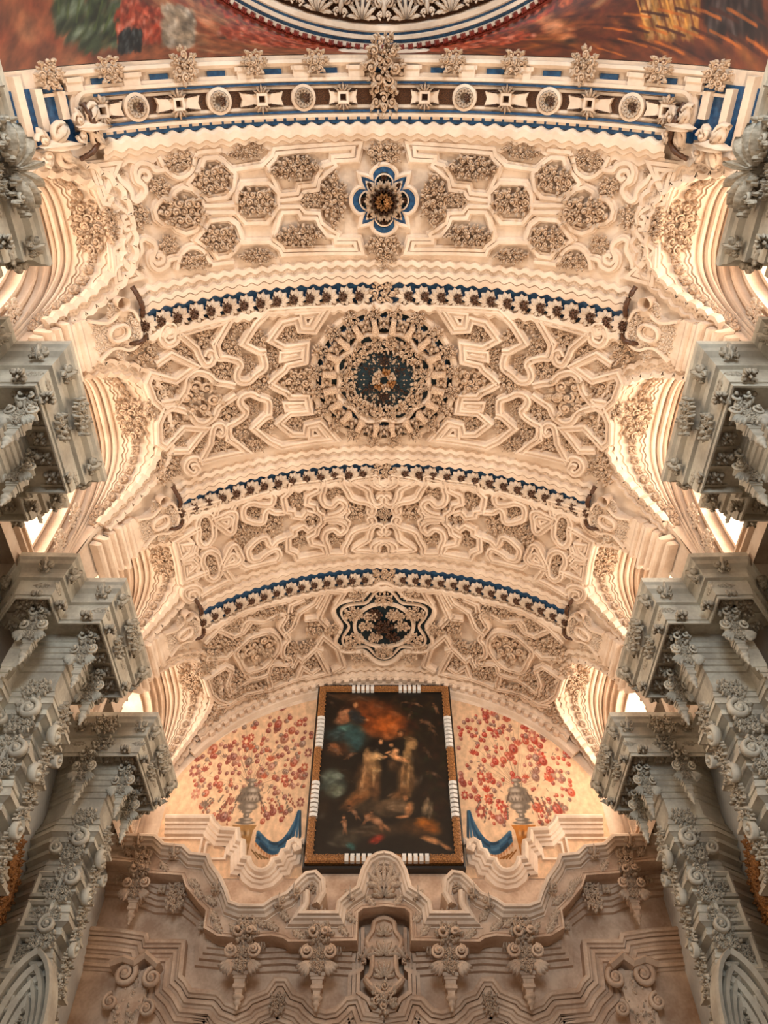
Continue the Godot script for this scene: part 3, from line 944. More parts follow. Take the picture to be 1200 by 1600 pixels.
func crossing_arch() -> void:
	var t := thing("crossing_arch", "broad arch of the crossing with a rosette frieze in rounded frame and blue stripes", "arch", P(0, 12, 1.4))
	var e := 5.2
	var mb := MB.new()
	along(mb, -e, e, 1.375, [[-0.47, -0.4], [-0.415, 0.0], [0.415, 0.0], [0.43, -0.02]])
	part("soffit", mb.mesh(), M.stucco, t)
	mb = MB.new()
	along(mb, -4.35, 4.35, 1.74, [[-0.07, 0.0], [-0.07, 0.05], [0.055, 0.05], [0.055, 0.0]])
	part("blue_stripe", mb.mesh(), M.blue, t, "wide blue stripe")
	for z in [1.285, 1.635]:
		mb = MB.new()
		along(mb, -4.0, 4.0, z, [[-0.014, 0.05], [-0.014, 0.085], [0.014, 0.085], [0.014, 0.05]])
		part("blue_stripe", mb.mesh(), M.blue, t, "narrow blue stripe")
	mb = MB.new()
	sweep(mb, rounded(4.1, 1.24, 1.68), true, [[-0.07, 0.0], [-0.065, 0.05], [-0.03, 0.05], [-0.025, 0.1], [0.015, 0.1], [0.02, 0.06], [0.05, 0.06], [0.055, 0.0]], on_vault, 0.15)
	part("frieze_frame", mb.mesh(), M.stucco, t)
	mb = MB.new()
	along(mb, -3.95, 3.95, 1.46, [[-0.145, 0.0], [-0.14, 0.05], [-0.11, 0.05], [-0.105, 0.015], [0.105, 0.015], [0.11, 0.05], [0.14, 0.05], [0.145, 0.0]])
	part("frieze", mb.mesh(), M.stucco, t)
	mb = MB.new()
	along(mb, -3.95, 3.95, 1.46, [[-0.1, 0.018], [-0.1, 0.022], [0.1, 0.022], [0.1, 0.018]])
	part("frieze_shade_strip", mb.mesh(), M.gilt, t, "dark brown strip for gilding and painted shadow in the frieze")  # dark strip paints in the shadow between the carvings, with some brown gilding
	for s in [1.14, 2.32, 3.46]:
		for sx in [1.0, -1.0]:
			var r := MeshInstance3D.new()
			mb = MB.new()
			sweep(mb, ring_path(Vector2(s * sx, 1.46), func(_a): return 0.15, 28), true, [[-0.025, 0.01], [-0.02, 0.09], [0.02, 0.1], [0.025, 0.01]], on_vault, 9.0)
			plate(mb, ring_path(Vector2(s * sx, 1.46), func(_a): return 0.15, 24), 0.03, 0.02, on_vault)
			r = part("rosette", mb.mesh(), M.stucco, t)
			for k in 12:
				var a := TAU * k / 12
				place_sub("petal", bud_leaf, M.stucco, r, t, seat(on_vault, s * sx + cos(a) * 0.095, 1.46 + sin(a) * 0.095, 0.04, a, Vector3(0.05, 0.05, 0.12)))
			place_sub("gilt_berries", bud_core, M.gilt, r, t, seat(on_vault, s * sx, 1.46, 0.05, 0.0, Vector3(0.11, 0.11, 0.12)))
	for s in [0.58, 1.73, 2.89, 3.95]:
		for sx in [1.0, -1.0]:
			mb = MB.new()
			var w := 0.3 if s > 1.0 else 0.2
			for m in [1.0, -1.0]:
				var poly := PackedVector2Array()
				for q in [[0.06, -0.05], [w, -0.085], [w * 0.9, 0.0], [w, 0.085], [0.06, 0.05]]: poly.append(Vector2(s * sx + q[0] * m, 1.46 + q[1]))
				plate(mb, poly, 0.1, 0.09, on_vault)
			sweep(mb, ring_path(Vector2(s * sx, 1.46), func(a): return 0.06 / maxf(absf(cos(a)), absf(sin(a))), 24), true, [[-0.02, 0.02], [-0.015, 0.14], [0.015, 0.14], [0.02, 0.02]], on_vault, 9.0)
			var cart := part("cartouche", mb.mesh(), M.stucco, t)
			for m in [1.0, -1.0]:
				place_sub("leaf", acanthus_mesh, M.carving, cart, t, seat(on_vault, s * sx, 1.46 + m * 0.11, 0.05, 0.0 if m > 0 else PI, Vector3(0.09, 0.08, 0.16)))
				for n in [1.0, -1.0]:
					place_sub("gilt_edge", sprig_mesh, M.gilt, cart, t, seat(on_vault, s * sx + m * w * 0.55, 1.46 + n * 0.08, 0.06, 0.0 if m > 0 else PI, Vector3(w * 0.42, 0.05, 0.14)))
	# ledge of alternating blue and white blocks
	for i in 23:
		var s := (i - 11) * 0.385
		mb = MB.new()
		var ww := 0.12 if i % 2 else 0.11
		along(mb, s - ww, s + ww, 1.165, [[-0.055, 0.0], [-0.055, 0.03 if i % 2 else 0.09], [0.055, 0.03 if i % 2 else 0.09], [0.055, 0.0]])
		part("ledge_block", mb.mesh(), M.blue if i % 2 else M.stucco, t)
		if i % 2 == 0:
			mb = MB.new()
			for w in [0.14, 0.1]:
				along(mb, s - w, s + w, 1.1, [[-0.03, 0.0], [-0.03, 0.17 - w * 0.6], [0.02, 0.17 - w * 0.6], [0.02, 0.0]])
			part("ledge_step", mb.mesh(), M.stucco, t)
	mb = MB.new()
	along(mb, -4.7, 4.7, 1.06, [[-0.06, 0.0], [-0.06, 0.08], [-0.02, 0.1], [0.02, 0.06], [0.03, 0.0]])
	part("cornice", mb.mesh(), M.stucco, t)
	mb = MB.new()
	along(mb, -4.7, 4.7, 1.235, [[-0.02, 0.0], [-0.02, 0.07], [0.015, 0.07], [0.02, 0.0]])
	part("fillet", mb.mesh(), M.stucco, t)
	for s in [0.95, 1.8, 2.75, 3.75, 4.55]:
		for sx in [1.0, -1.0]:
			bunch("crest_leaf", t, M.carving, on_vault, s * sx, 1.02, 0.08, 0.16, 0.15 if s != 2.75 else 0.2, 0.0, int(s * 7), 0.22)
	bunch("crown_leaf", t, M.carving, on_vault, 0.0, 1.46, 0.03, 0.2, 0.24, 0.0, 0, 0.3)
	bunch("crown_leaf", t, M.carving, on_vault, 0.0, 1.1, 0.06, 0.26, 0.26, 0.0, 1, 0.4)
	bunch("crown_leaf", t, M.carving, on_vault, 0.0, 0.9, 0.1, 0.2, 0.2, 0.0, 1, 0.4)
	# near border of the vault
	mb = MB.new()
	wavy(mb, -4.05, 4.05, 1.79, [[0.0, 0.0], [0.0, 0.12], [0.04, 0.15], [0.14, 0.15], [0.16, 0.11], [0.21, 0.11], [0.23, 0.06], [0.33, 0.06], [0.35, 0.0]], 0.022, 0.22, on_vault)
	part("wavy_moulding", mb.mesh(), M.stucco, t)
	# ends: scrolls, blue panels and brown ropes above the crossing piers
	for sx in [1.0, -1.0]:
		mb = MB.new()
		for q in [[4.45, 1.2, 1.5], [4.75, 1.15, 1.6], [5.0, 1.0, 1.75]]:
			along(mb, sx * (q[0] - 0.05), sx * (q[0] + 0.05), (q[1] + q[2]) / 2, [[-(q[2] - q[1]) / 2, 0.0], [-(q[2] - q[1]) / 2, 0.12], [(q[2] - q[1]) / 2, 0.12], [(q[2] - q[1]) / 2, 0.0]])
		part("pier_fret", mb.mesh(), M.stucco, t)
		mb = MB.new()
		along(mb, sx * 4.32, sx * 5.1, 1.45, [[-0.3, 0.0], [-0.3, 0.02], [0.33, 0.02], [0.33, 0.0]])
		part("blue_panel", mb.mesh(), M.blue, t, "blue painted panel")
		piece("scroll_end", bracket_mesh, M.stucco, t, seat(on_vault, sx * 4.2, 1.6, 0.1, PI / 2, Vector3(0.3, 0.24, 0.4)))
		piece("scroll_end", bracket_mesh, M.stucco, t, seat(on_vault, sx * 4.75, 1.75, 0.1, PI / 2, Vector3(0.3, 0.3, 0.5)))
		for w in [[4.2, 1.35, 4.12, 1.8, 0.035], [4.1, 1.78, 4.4, 1.95, 0.03]]:
			mb = MB.new()
			var pts := PackedVector3Array()
			var rad := PackedFloat32Array()
			for i in 11:
				var u := i / 10.0
				pts.append(on_vault(sx * lerpf(w[0], w[2], u), lerpf(w[1], w[3], u), 0.15 + 0.1 * sin(PI * u)))
				rad.append(w[4] * (1.0 if i % 2 else 1.25))
			tube(mb, pts, rad, 6)
			part("rope", mb.mesh(), M.gilt, t, "brown gilded rope")

# a sub-part placed by a world transform under a part that sits at its thing's origin
func place_sub(called: String, m: Mesh, mat: Material, under: Node3D, top: Node3D, t: Transform3D) -> void:
	var o := MeshInstance3D.new()
	o.name = called
	o.mesh = m
	o.material_override = mat
	under.add_child(o, true)
	t.origin -= top.position + under.position
	o.transform = t

const RING_R := 4.45
const RING_Z := -3.5
const RING_Y := 12.35

func on_drum(a: float, y: float, h: float) -> Vector3:
	return P((RING_R - h) * sin(a), y, RING_Z + (RING_R - h) * cos(a))

func pendentives() -> void:
	for side in 2:
		var sx := 1.0 if side == 0 else -1.0
		var t := thing("pendentive_fresco", "painted pendentive with green and scarlet draperies on brown clouds" if side == 0 else "painted pendentive with golden draperies and orange light on dark brown", "fresco", P(-sx * 2.5, 12, 0.6))
		var mb := MB.new()
		var n := 30
		var prev := []
		mb.group(1)
		for i in n + 1:
			var u := float(i) / n
			var a := on_vault(sx * lerpf(0.0, 5.75, u), 0.95, 0.0)
			var b := on_drum(-sx * lerpf(0.0, 1.3, u), RING_Y, 0.0)
			var row := []
			for j in 7:
				var v := j / 6.0
				var p := a.lerp(b, v)
				p.y += 0.5 * sin(PI * v) * u
				row.append([p, Vector2(u, v)])
			if i:
				for j in 6:
					mb.tri_uv(prev[j][0], row[j][0], row[j + 1][0], prev[j][1], row[j][1], row[j + 1][1])
					mb.tri_uv(prev[j][0], row[j + 1][0], prev[j + 1][0], prev[j][1], row[j + 1][1], prev[j + 1][1])
			prev = row
		part("painted_plaster", mb.mesh(), printed(pendentive_image(side), 0.6), t)
	var d := thing("dome_ring", "blue and white moulded ring of the crossing dome with leafy white brackets", "dome ring", P(0, RING_Y, 0.9))
	var arc := PackedVector2Array()
	for i in 81: arc.append(Vector2(lerpf(-1.3, 1.3, i / 80.0), RING_Y))
	for q in [["red_fringe", M.scarlet, [[0.03, -0.2], [-0.02, 0.0], [0.0, 0.02]]], ["ring_moulding", M.stucco, [[0.0, 0.02], [-0.05, 0.04], [-0.05, 0.08], [0.0, 0.09]]], ["blue_stripe", M.blue, [[0.0, 0.09], [0.0, 0.13]]], ["ring_moulding", M.stucco, [[0.0, 0.13], [-0.05, 0.14], [-0.05, 0.18], [0.0, 0.19]]], ["blue_stripe", M.blue, [[0.0, 0.19], [0.0, 0.22]]], ["ring_moulding", M.stucco, [[0.0, 0.22], [-0.04, 0.24], [-0.04, 0.3], [0.1, 0.32]]], ["dome_frieze", M.gilt, [[0.1, 0.32], [0.22, 0.7]]], ["dome_shell", M.stucco, [[0.2, 0.68], [0.16, 0.7], [0.18, 0.8], [0.3, 0.84], [0.5, 1.3]]]]:
		var mb := MB.new()
		sweep(mb, arc, false, q[2], on_drum, 9.0, false)
		part(q[0], mb.mesh(), q[1], d)
	var on_cone := func(a: float, r: float, h: float) -> Vector3: return P((RING_R - r) * sin(a), RING_Y + 0.32 * r - h, RING_Z + (RING_R - r) * cos(a))
	for i in 19:
		var a := (i - 9) * 0.075
		piece("dome_bracket", bracket_mesh if i % 2 else acanthus_mesh, M.stucco, d, seat(on_cone, a, 0.52, 0.02, 0.0, Vector3(0.15, 0.2, 0.3)))
		bunch("dome_leaf", d, M.carving, on_cone, a + 0.037, 0.6, 0.02, 0.1, 0.12, 0.0, i, 0.16)
		bunch("dome_leaf", d, M.carving, on_cone, a, 0.98, 0.06, 0.16, 0.1, 0.0, i, 0.2)
	for i in 43:
		var a := (i - 21) * 0.028
		piece("scarlet_tassel", bud_leaf, M.scarlet, d, seat(on_drum, a, RING_Y - 0.02, 0.0, -PI / 2, Vector3(0.1, 0.06, 0.12)))
	# plain upper drum and cap, out of sight, with the lantern opening
	var c := thing("ceiling", "plain plaster cap of the dome over the crossing", "", P(0, 15, RING_Z), "", "structure")
	var mb := MB.new()
	var ring := PackedVector2Array()
	for i in 48: ring.append(Vector2(TAU * i / 48, RING_Y))
	mb.group(1)
	for i in 48:
		var a0 := TAU * i / 48
		var a1 := TAU * (i + 1) / 48
		if absf(fposmod((a0 + a1) / 2 + PI, TAU) - PI) > 1.2:
			mb.quad(on_drum(a0, RING_Y, 0), on_drum(a1, RING_Y, 0), on_drum(a1, RING_Y + 3.0, 0), on_drum(a0, RING_Y + 3.0, 0))
		for j in 4:
			var f0 := j / 4.0
			var f1 := (j + 1) / 4.0
			mb.quad(on_drum(a0, RING_Y + 3.0 + 2.0 * f0, RING_R * f0 * f0), on_drum(a1, RING_Y + 3.0 + 2.0 * f0, RING_R * f0 * f0), on_drum(a1, RING_Y + 3.0 + 2.0 * f1, RING_R * f1 * f1), on_drum(a0, RING_Y + 3.0 + 2.0 * f1, RING_R * f1 * f1))
	part("dome_cap", mb.mesh(), M.stucco, c)

# ------------------------------------------------------------------ lunettes with windows
func lunette(k: int, sg: float, names: Array) -> void:
	var q: Array = LUNETTES[k]
	var zc: float = q[0]
	var hw: float = q[1]
	var t := thing("lunette_arch", "window arch with leaf garland soffit " + names[k], "window arch", P(sg * 4.3, LUN_TOP, zc), "window arches " + names[k])
	# arc length table along the arch
	var tz := PackedFloat32Array()
	var ty := PackedFloat32Array()
	var tl := PackedFloat32Array()
	var run := 0.0
	for i in 241:
		var f := PI * i / 240.0
		var c := cos(f)
		tz.append(zc - hw * signf(c) * pow(absf(c), 2.0 / LUN_N))
		ty.append(LUN_FOOT + (LUN_TOP - LUN_FOOT) * pow(maxf(0.0, sin(f)), 2.0 / LUN_N))
		if i: run += Vector2(tz[i] - tz[i - 1], ty[i] - ty[i - 1]).length()
		tl.append(run)
	var on := func(l: float, d: float, h: float) -> Vector3:
		var i := clampi(tl.bsearch(clampf(l, 0.0, run)), 1, 240)
		var f := clampf((l - tl[i - 1]) / maxf(1e-5, tl[i] - tl[i - 1]), 0, 1)
		var z := lerpf(tz[i - 1], tz[i], f)
		var y := lerpf(ty[i - 1], ty[i], f)
		var a := maxi(i - 6, 0)
		var b := mini(i + 6, 240)
		var dd := Vector2(tz[b] - tz[a], ty[b] - ty[a]).normalized()
		var nz := dd.y
		var ny := -dd.x
		var xg := VA * sqrt(maxf(0.0, 1.0 - pow((maxf(y, VY) - VY) / VB, 2)))
		return P(sg * lerpf(xg, 4.78, d), y + 0.16 * d + ny * h, z + nz * h)
	var mb := MB.new()
	sweep(mb, PackedVector2Array([Vector2(0, 0.5), Vector2(run, 0.5)]), false, [[-0.5, 0.0], [-0.25, 0.0], [0.0, 0.0], [0.25, 0.0], [0.5, 0.0]], on, 0.08, false)
	part("soffit", mb.mesh(), M.stucco, t)
	var l0 := run * 0.2
	var l1 := run * 0.8
	for w in [[0.06, 0.045, 0.05], [0.16, 0.02, 0.025], [0.5, 0.02, 0.025], [0.56, 0.025, 0.04]]:
		mb = MB.new()
		wavy(mb, l0, l1, w[0], [[-w[1], 0.0], [-w[1] * 0.8, w[2]], [w[1] * 0.8, w[2]], [w[1], 0.0]], 0.018, 0.17, on)
		part("wavy_moulding", mb.mesh(), M.stucco, t)
	for w in [[0.68, 0.035, 0.05], [0.78, 0.04, 0.1], [0.88, 0.03, 0.06], [0.97, 0.04, 0.14]]:
		mb = MB.new()
		sweep(mb, PackedVector2Array([Vector2(run * 0.05, w[0]), Vector2(run * 0.95, w[0])]), false, [[-w[1], 0.0], [-w[1], w[2] * 0.7], [-w[1] * 0.4, w[2]], [w[1] * 0.4, w[2]], [w[1], w[2] * 0.7], [w[1], 0.0]], on, 0.06)
		part("arch_moulding", mb.mesh(), M.stucco, t)
	var n := int((l1 - l0) / 0.17)
	for i in n:
		var l := lerpf(l0, l1, (i + 0.5) / n)
		if absf(l - run / 2) < 0.28: continue
		piece("garland_bud", flower_mesh if i % 2 else bud_leaf, M.carving, t, seat(on, l, 0.33, 0.0, 0.0 if l < run / 2 else PI, Vector3(0.09, 0.085, 0.16)))
	bunch("keystone_leaf", t, M.carving, on, run / 2 - 0.12, 0.3, 0.0, 0.22, 0.26, 0.0, 0, 0.3)
	bunch("keystone_leaf", t, M.carving, on, run / 2 + 0.14, 0.36, 0.0, 0.24, 0.2, 0.0, 1, 0.26)
	bunch("garland_leaf", t, M.carving, on, l1 - 0.25, 0.6, 0.0, 0.15, 0.13, 0.0, 1, 0.2)
	# tympanum: stepped frames running back to the window
	var path := PackedVector2Array()
	path.append(Vector2(zc - hw, 7.3))
	for i in range(0, 241, 8): path.append(Vector2(tz[i], ty[i] + 0.16))
	path.append(Vector2(zc + hw, 7.3))
	var on_reveal := func(z: float, y: float, h: float) -> Vector3: return P(sg * h, y, z)
	mb = MB.new()
	sweep(mb, path, false, [[0.14, 4.7], [0.0, 4.74], [0.0, 4.82], [-0.07, 4.82], [-0.07, 4.76], [-0.13, 4.76], [-0.13, 4.86], [-0.19, 4.88], [-0.19, 4.82], [-0.24, 4.82], [-0.24, 4.95], [-0.32, 4.97], [-0.32, 4.9], [-0.37, 4.9], [-0.37, 5.1], [-0.43, 5.12], [-0.43, 5.06], [-0.47, 5.06], [-0.47, 5.75]], on_reveal, 0.2, false)
	part("stepped_reveal", mb.mesh(), M.stucco, t)
	var on_face := func(z: float, y: float, h: float) -> Vector3: return P(sg * (4.84 - h), y, z)
	for sz in [-1.0, 1.0]:
		for y in [8.15, 8.75, 9.4]:
			bunch("reveal_scroll", t, M.stucco, on_face, zc + sz * (hw - 0.28), y, 0.0, 0.16, 0.2, 0.0, int(y * 10), 0.12)
	var sill := MB.new()
	sweep(sill, PackedVector2Array([Vector2(zc - hw - 0.3, 0), Vector2(zc + hw + 0.3, 0)]), false, [[8.02, 5.8], [8.02, 5.0], [7.98, 4.98], [7.98, 4.84], [7.9, 4.8], [7.9, 4.74], [7.8, 4.7], [7.8, 4.78], [7.72, 4.78], [7.72, 4.7], [7.62, 4.66], [7.62, 4.74], [7.4, 4.74]], func(z: float, y: float, h: float) -> Vector3: return P(sg * h, y, z), 9.0)
	part("sill", sill.mesh(), M.stucco, t)
	var w := thing("window_%d" % (k * 2 + (1 if sg < 0 else 2)), "daylit window pane in the window arch " + names[k], "", P(sg * 5.72, 8.0, zc), "", "structure")
	mb = MB.new()
	var pz := hw - 0.47
	mb.group(-1)
	mb.quad(P(sg * 5.74, 8.0, zc - pz), P(sg * 5.74, 8.0, zc + pz), P(sg * 5.74, 10.3, zc + pz), P(sg * 5.74, 10.3, zc - pz))
	part("pane", mb.mesh(), M.pane, w)
	for i in 3:
		mb = MB.new()
		var z := zc - pz + pz * (i + 0.5) * 2 / 3.0
		box(mb, P(sg * 5.7, 9.15, z), Vector3(0.03, 2.3, 0.03))
		part("muntin", mb.mesh(), M.dark, w)

func box(mb: MB, c: Vector3, s: Vector3) -> void:
	mb.group(-1)
	var h := s / 2
	var v := []
	for i in 8: v.append(c + Vector3(h.x * (1 if i & 1 else -1), h.y * (1 if i & 2 else -1), h.z * (1 if i & 4 else -1)))
	for f in [[0, 1, 3, 2], [4, 6, 7, 5], [0, 4, 5, 1], [2, 3, 7, 6], [0, 2, 6, 4], [1, 5, 7, 3]]: mb.quad(v[f[0]], v[f[1]], v[f[2]], v[f[3]])

# ------------------------------------------------------------------ springers at the foot of each rib
func springer(z: float, sg: float, label: String, group: String) -> void:
	var t := thing("rib_springer", label, "springer", P(sg * 4.2, 8.2, z), group)
	var sx := -sg
	var mb := MB.new()
	var poly := PackedVector2Array()
	for q in [[4.02, -0.2], [4.1, -0.28], [4.35, -0.3], [4.5, -0.22], [4.75, -0.2], [4.9, -0.34], [5.5, -0.34], [5.5, 0.34], [4.9, 0.34], [4.75, 0.2], [4.5, 0.22], [4.35, 0.3], [4.1, 0.28], [4.02, 0.2]]: poly.append(Vector2(sx * q[0], z + q[1]))
	plate(mb, poly, 0.14, 0.16, on_vault)
	part("shield", mb.mesh(), M.stucco, t)
	mb = MB.new()
	sweep(mb, ring_path(Vector2(sx * 4.42, z), func(a): return 0.14 + 0.03 * cos(2 * a), 28), true, [[-0.03, 0.13], [-0.025, 0.22], [0.0, 0.25], [0.03, 0.22], [0.035, 0.13]], on_vault, 9.0)
	sweep(mb, ring_path(Vector2(sx * 4.42, z), func(a): return 0.09 + 0.02 * cos(2 * a), 24), true, [[-0.015, 0.13], [-0.01, 0.18], [0.01, 0.18], [0.015, 0.13]], on_vault, 9.0)
	part("oval_rim", mb.mesh(), M.stucco, t)
	for m in [1.0, -1.0]:
		bunch("leaf_scroll", t, M.stucco, on_vault, sx * 4.42, z + m * 0.25, 0.12, 0.09, 0.2, 0.0, 0, 0.14)
		bunch("leaf_scroll", t, M.stucco, on_vault, sx * 4.7, z + m * 0.1, 0.12, 0.13, 0.1, 0.0, 1, 0.14)
	bunch("leaf_scroll", t, M.stucco, on_vault, sx * 4.16, z, 0.12, 0.2, 0.12, PI / 2, 1, 0.16)
	for m in [1.0, -1.0]:
		mb = MB.new()
		sweep(mb, curve(PackedVector2Array([Vector2(sx * 4.05, z + m * 0.08), Vector2(sx * 4.12, z + m * 0.25), Vector2(sx * 4.3, z + m * 0.3), Vector2(sx * 4.45, z + m * 0.22), Vector2(sx * 4.6, z + m * 0.2), Vector2(sx * 4.85, z + m * 0.3)]), false, 4), false, [[-0.025, 0.1], [-0.02, 0.2], [0.02, 0.2], [0.025, 0.1]], on_vault, 9.0)
		part("shield_rim", mb.mesh(), M.stucco, t)
	mb = MB.new()                        # little cup
	var pts := PackedVector3Array()
	var rad := PackedFloat32Array([0.03, 0.075, 0.085, 0.075, 0.095, 0.1])
	for i in 6: pts.append(on_vault(sx * 4.3, z - 0.42, 0.05 + 0.05 * i))
	tube(mb, pts, rad, 10)
	part("cup", mb.mesh(), M.stucco, t)
	for i in 8:                          # stacked impost mouldings, stepping in and out
		var wide: float = [0.3, 0.36, 0.33, 0.42, 0.38, 0.34, 0.44, 0.4][i]
		var deep: float = [0.15, 0.2, 0.16, 0.25, 0.2, 0.16, 0.27, 0.2][i]
		var s0 := sx * (4.92 + 0.12 * i)
		mb = MB.new()
		sweep(mb, PackedVector2Array([Vector2(s0, z - wide), Vector2(s0, z + wide)]), false, [[-0.055, 0.02], [-0.055, deep * 0.8], [-0.03, deep], [0.02, deep], [0.04, deep * 0.85], [0.055, 0.02]], on_vault, 9.0)
		part("impost_moulding", mb.mesh(), M.stucco, t)

# ------------------------------------------------------------------ entablature blocks and pilasters
const PLANS := [
	[4.95, -0.3, 3.32, -0.3, 3.32, 2.4, 3.85, 2.4, 3.85, 2.52, 5.0, 2.52],
	[5.0, 2.95, 3.92, 2.95, 3.92, 3.22, 3.33, 3.22, 3.33, 4.97, 3.78, 4.97, 3.78, 5.04, 3.88, 5.04, 3.88, 5.36, 5.0, 5.36],
	[5.2, 6.75, 4.69, 6.12, 3.95, 6.14, 3.95, 6.56, 3.42, 6.56, 3.42, 8.42, 3.78, 8.42, 3.78, 8.57, 5.0, 8.57],
	[5.4, 9.667, 4.85, 9.3, 3.48, 9.3, 3.48, 11.16, 3.77, 11.16, 3.77, 11.4, 5.0, 11.4]]
const CORNICE := [[0.6, 7.62], [0.04, 7.56], [0.0, 7.54], [0.0, 7.46], [0.03, 7.43], [0.045, 7.38], [0.1, 7.34], [0.12, 7.28], [0.125, 7.2], [0.17, 7.19], [0.18, 7.0], [0.19, 6.95], [0.21, 6.95], [0.21, 6.9], [0.23, 6.9], [0.23, 7.02]]
const SOFFIT := [[0.23, 7.02], [0.53, 7.02]]
const ARCHITRAVE := [[0.53, 7.02], [0.53, 6.9], [0.545, 6.89], [0.545, 6.82], [0.57, 6.81], [0.57, 6.74], [0.59, 6.73], [0.59, 6.66], [0.61, 6.65], [0.61, 6.57], [0.635, 6.56], [0.635, 6.48], [0.66, 6.47], [0.66, 6.3]]

func inset(prof: Array) -> Array:
	var r := []
	for q in prof: r.append([-q[0], q[1]])
	return r

func entablature(k: int, sg: float, label: String, group: String) -> void:
	var plan := v2(PLANS[k])
	var t := thing("entablature_block", label, "cornice", P(sg * 4.2, 6.4, (plan[2].y + plan[-3].y) / 2), group)
	var on := func(x: float, z: float, h: float) -> Vector3: return P(sg * x, h, z)
	var mb := MB.new()
	sweep(mb, plan, false, inset(CORNICE), on, 9.0, false)
	part("cornice", mb.mesh(), M.pier, t)
	mb = MB.new()
	sweep(mb, plan, false, inset(SOFFIT), on, 9.0, false)
	part("soffit", mb.mesh(), M.pier, t)
	mb = MB.new()
	sweep(mb, plan, false, inset(ARCHITRAVE), on, 9.0, false)
	part("architrave", mb.mesh(), M.pier, t)
	# coffer flowers under the soffit, scrolls on the cyma, sprigs on the fascia
	for i in plan.size() - 1:
		var a := plan[i]
		var b := plan[i + 1]
		var len := a.distance_to(b)
		if len < 0.25 or (a.x > 4.8 and b.x > 4.8): continue
		var d := (b - a).normalized()
		var inn := Vector2(d.y, -d.x)
		var under := func(u: float, v: float, h: float) -> Vector3: return P(sg * (a.x + d.x * u + inn.x * v), 7.02 - h, a.y + d.y * u + inn.y * v)
		var face := func(u: float, v: float, h: float) -> Vector3: return P(sg * (a.x + d.x * u - inn.x * h), v, a.y + d.y * u - inn.y * h)
		var n := maxi(1, int(len / 0.24))
		for j in n:
			var u := len * (j + 0.5) / n
			piece("coffer_flower", flower_mesh, M.pier_carving, t, seat(under, u, 0.38, 0.0, 0.0, Vector3(0.085, 0.085, 0.2)))
		for j in range(1, n):
			var u := len * j / n
			mb = MB.new()
			for w in [[0.0, 0.012]]:
				var c0: Vector3 = under.call(u, 0.24, 0.0)
				var c1: Vector3 = under.call(u, 0.52, 0.0)
				box(mb, (c0 + c1) / 2 - Vector3(0, 0.01, 0), Vector3(absf(c1.x - c0.x) + 0.03, 0.03, absf(c1.z - c0.z) + 0.03))
			part("coffer_rib", mb.mesh(), M.pier, t)
		n = maxi(1, int(len / 0.45))
		for j in n:
			var u := len * (j + 0.5) / n
			piece("cyma_scroll", bracket_mesh, M.pier_carving, t, seat(face, u, 7.33, -0.1, 0.0, Vector3(0.11, 0.12, 0.2)))
			piece("fascia_sprig", sprig_mesh, M.pier_carving, t, seat(face, u, 7.095, -0.19, 0.0, Vector3(0.12, 0.12, 0.1)))
		if len > 2.0 and b.x < 3.6:      # great shell on the crossing pier
			piece("shell", acanthus_mesh, M.pier_carving, t, seat(face, 1.75, 7.36, -0.04, 0.0, Vector3(0.26, 0.2, 0.34)))
			for m in [-1.0, 1.0]:
				bunch("shell_scroll", t, M.pier_carving, face, 1.75 + m * 0.24, 7.3, -0.06, 0.16, 0.2, 0.0, 1, 0.28)
			bunch("shell_scroll", t, M.pier_carving, face, 1.75, 7.12, -0.16, 0.24, 0.12, 0.0, 0, 0.26)
		elif len > 1.2 and b.x < 3.6:    # leafy mask in the middle of the nave face
			bunch("mask_leaf", t, M.pier_carving, face, len * 0.45, 7.32, -0.06, 0.2, 0.15, 0.0, 1, 0.22)
			bunch("mask_leaf", t, M.pier_carving, face, len * 0.45, 7.08, -0.18, 0.14, 0.12, 0.0, 0, 0.2)
	# corbels hanging below the soffit in front of the architrave
	for q in [[], [[3.5, 3.72], [3.72, 4.4]], [[4.2, 6.72], [3.68, 7.15], [3.75, 7.85]], [[4.25, 9.6], [3.75, 9.95], [3.8, 10.6]]][k]:
		corbel_parts(t, Transform3D(Basis(Vector3(0.62, 0, 0), Vector3(0, 0.74, 0), Vector3(0, 0, 0.62)), P(sg * (q[0] + 0.16), 6.86, q[1])))

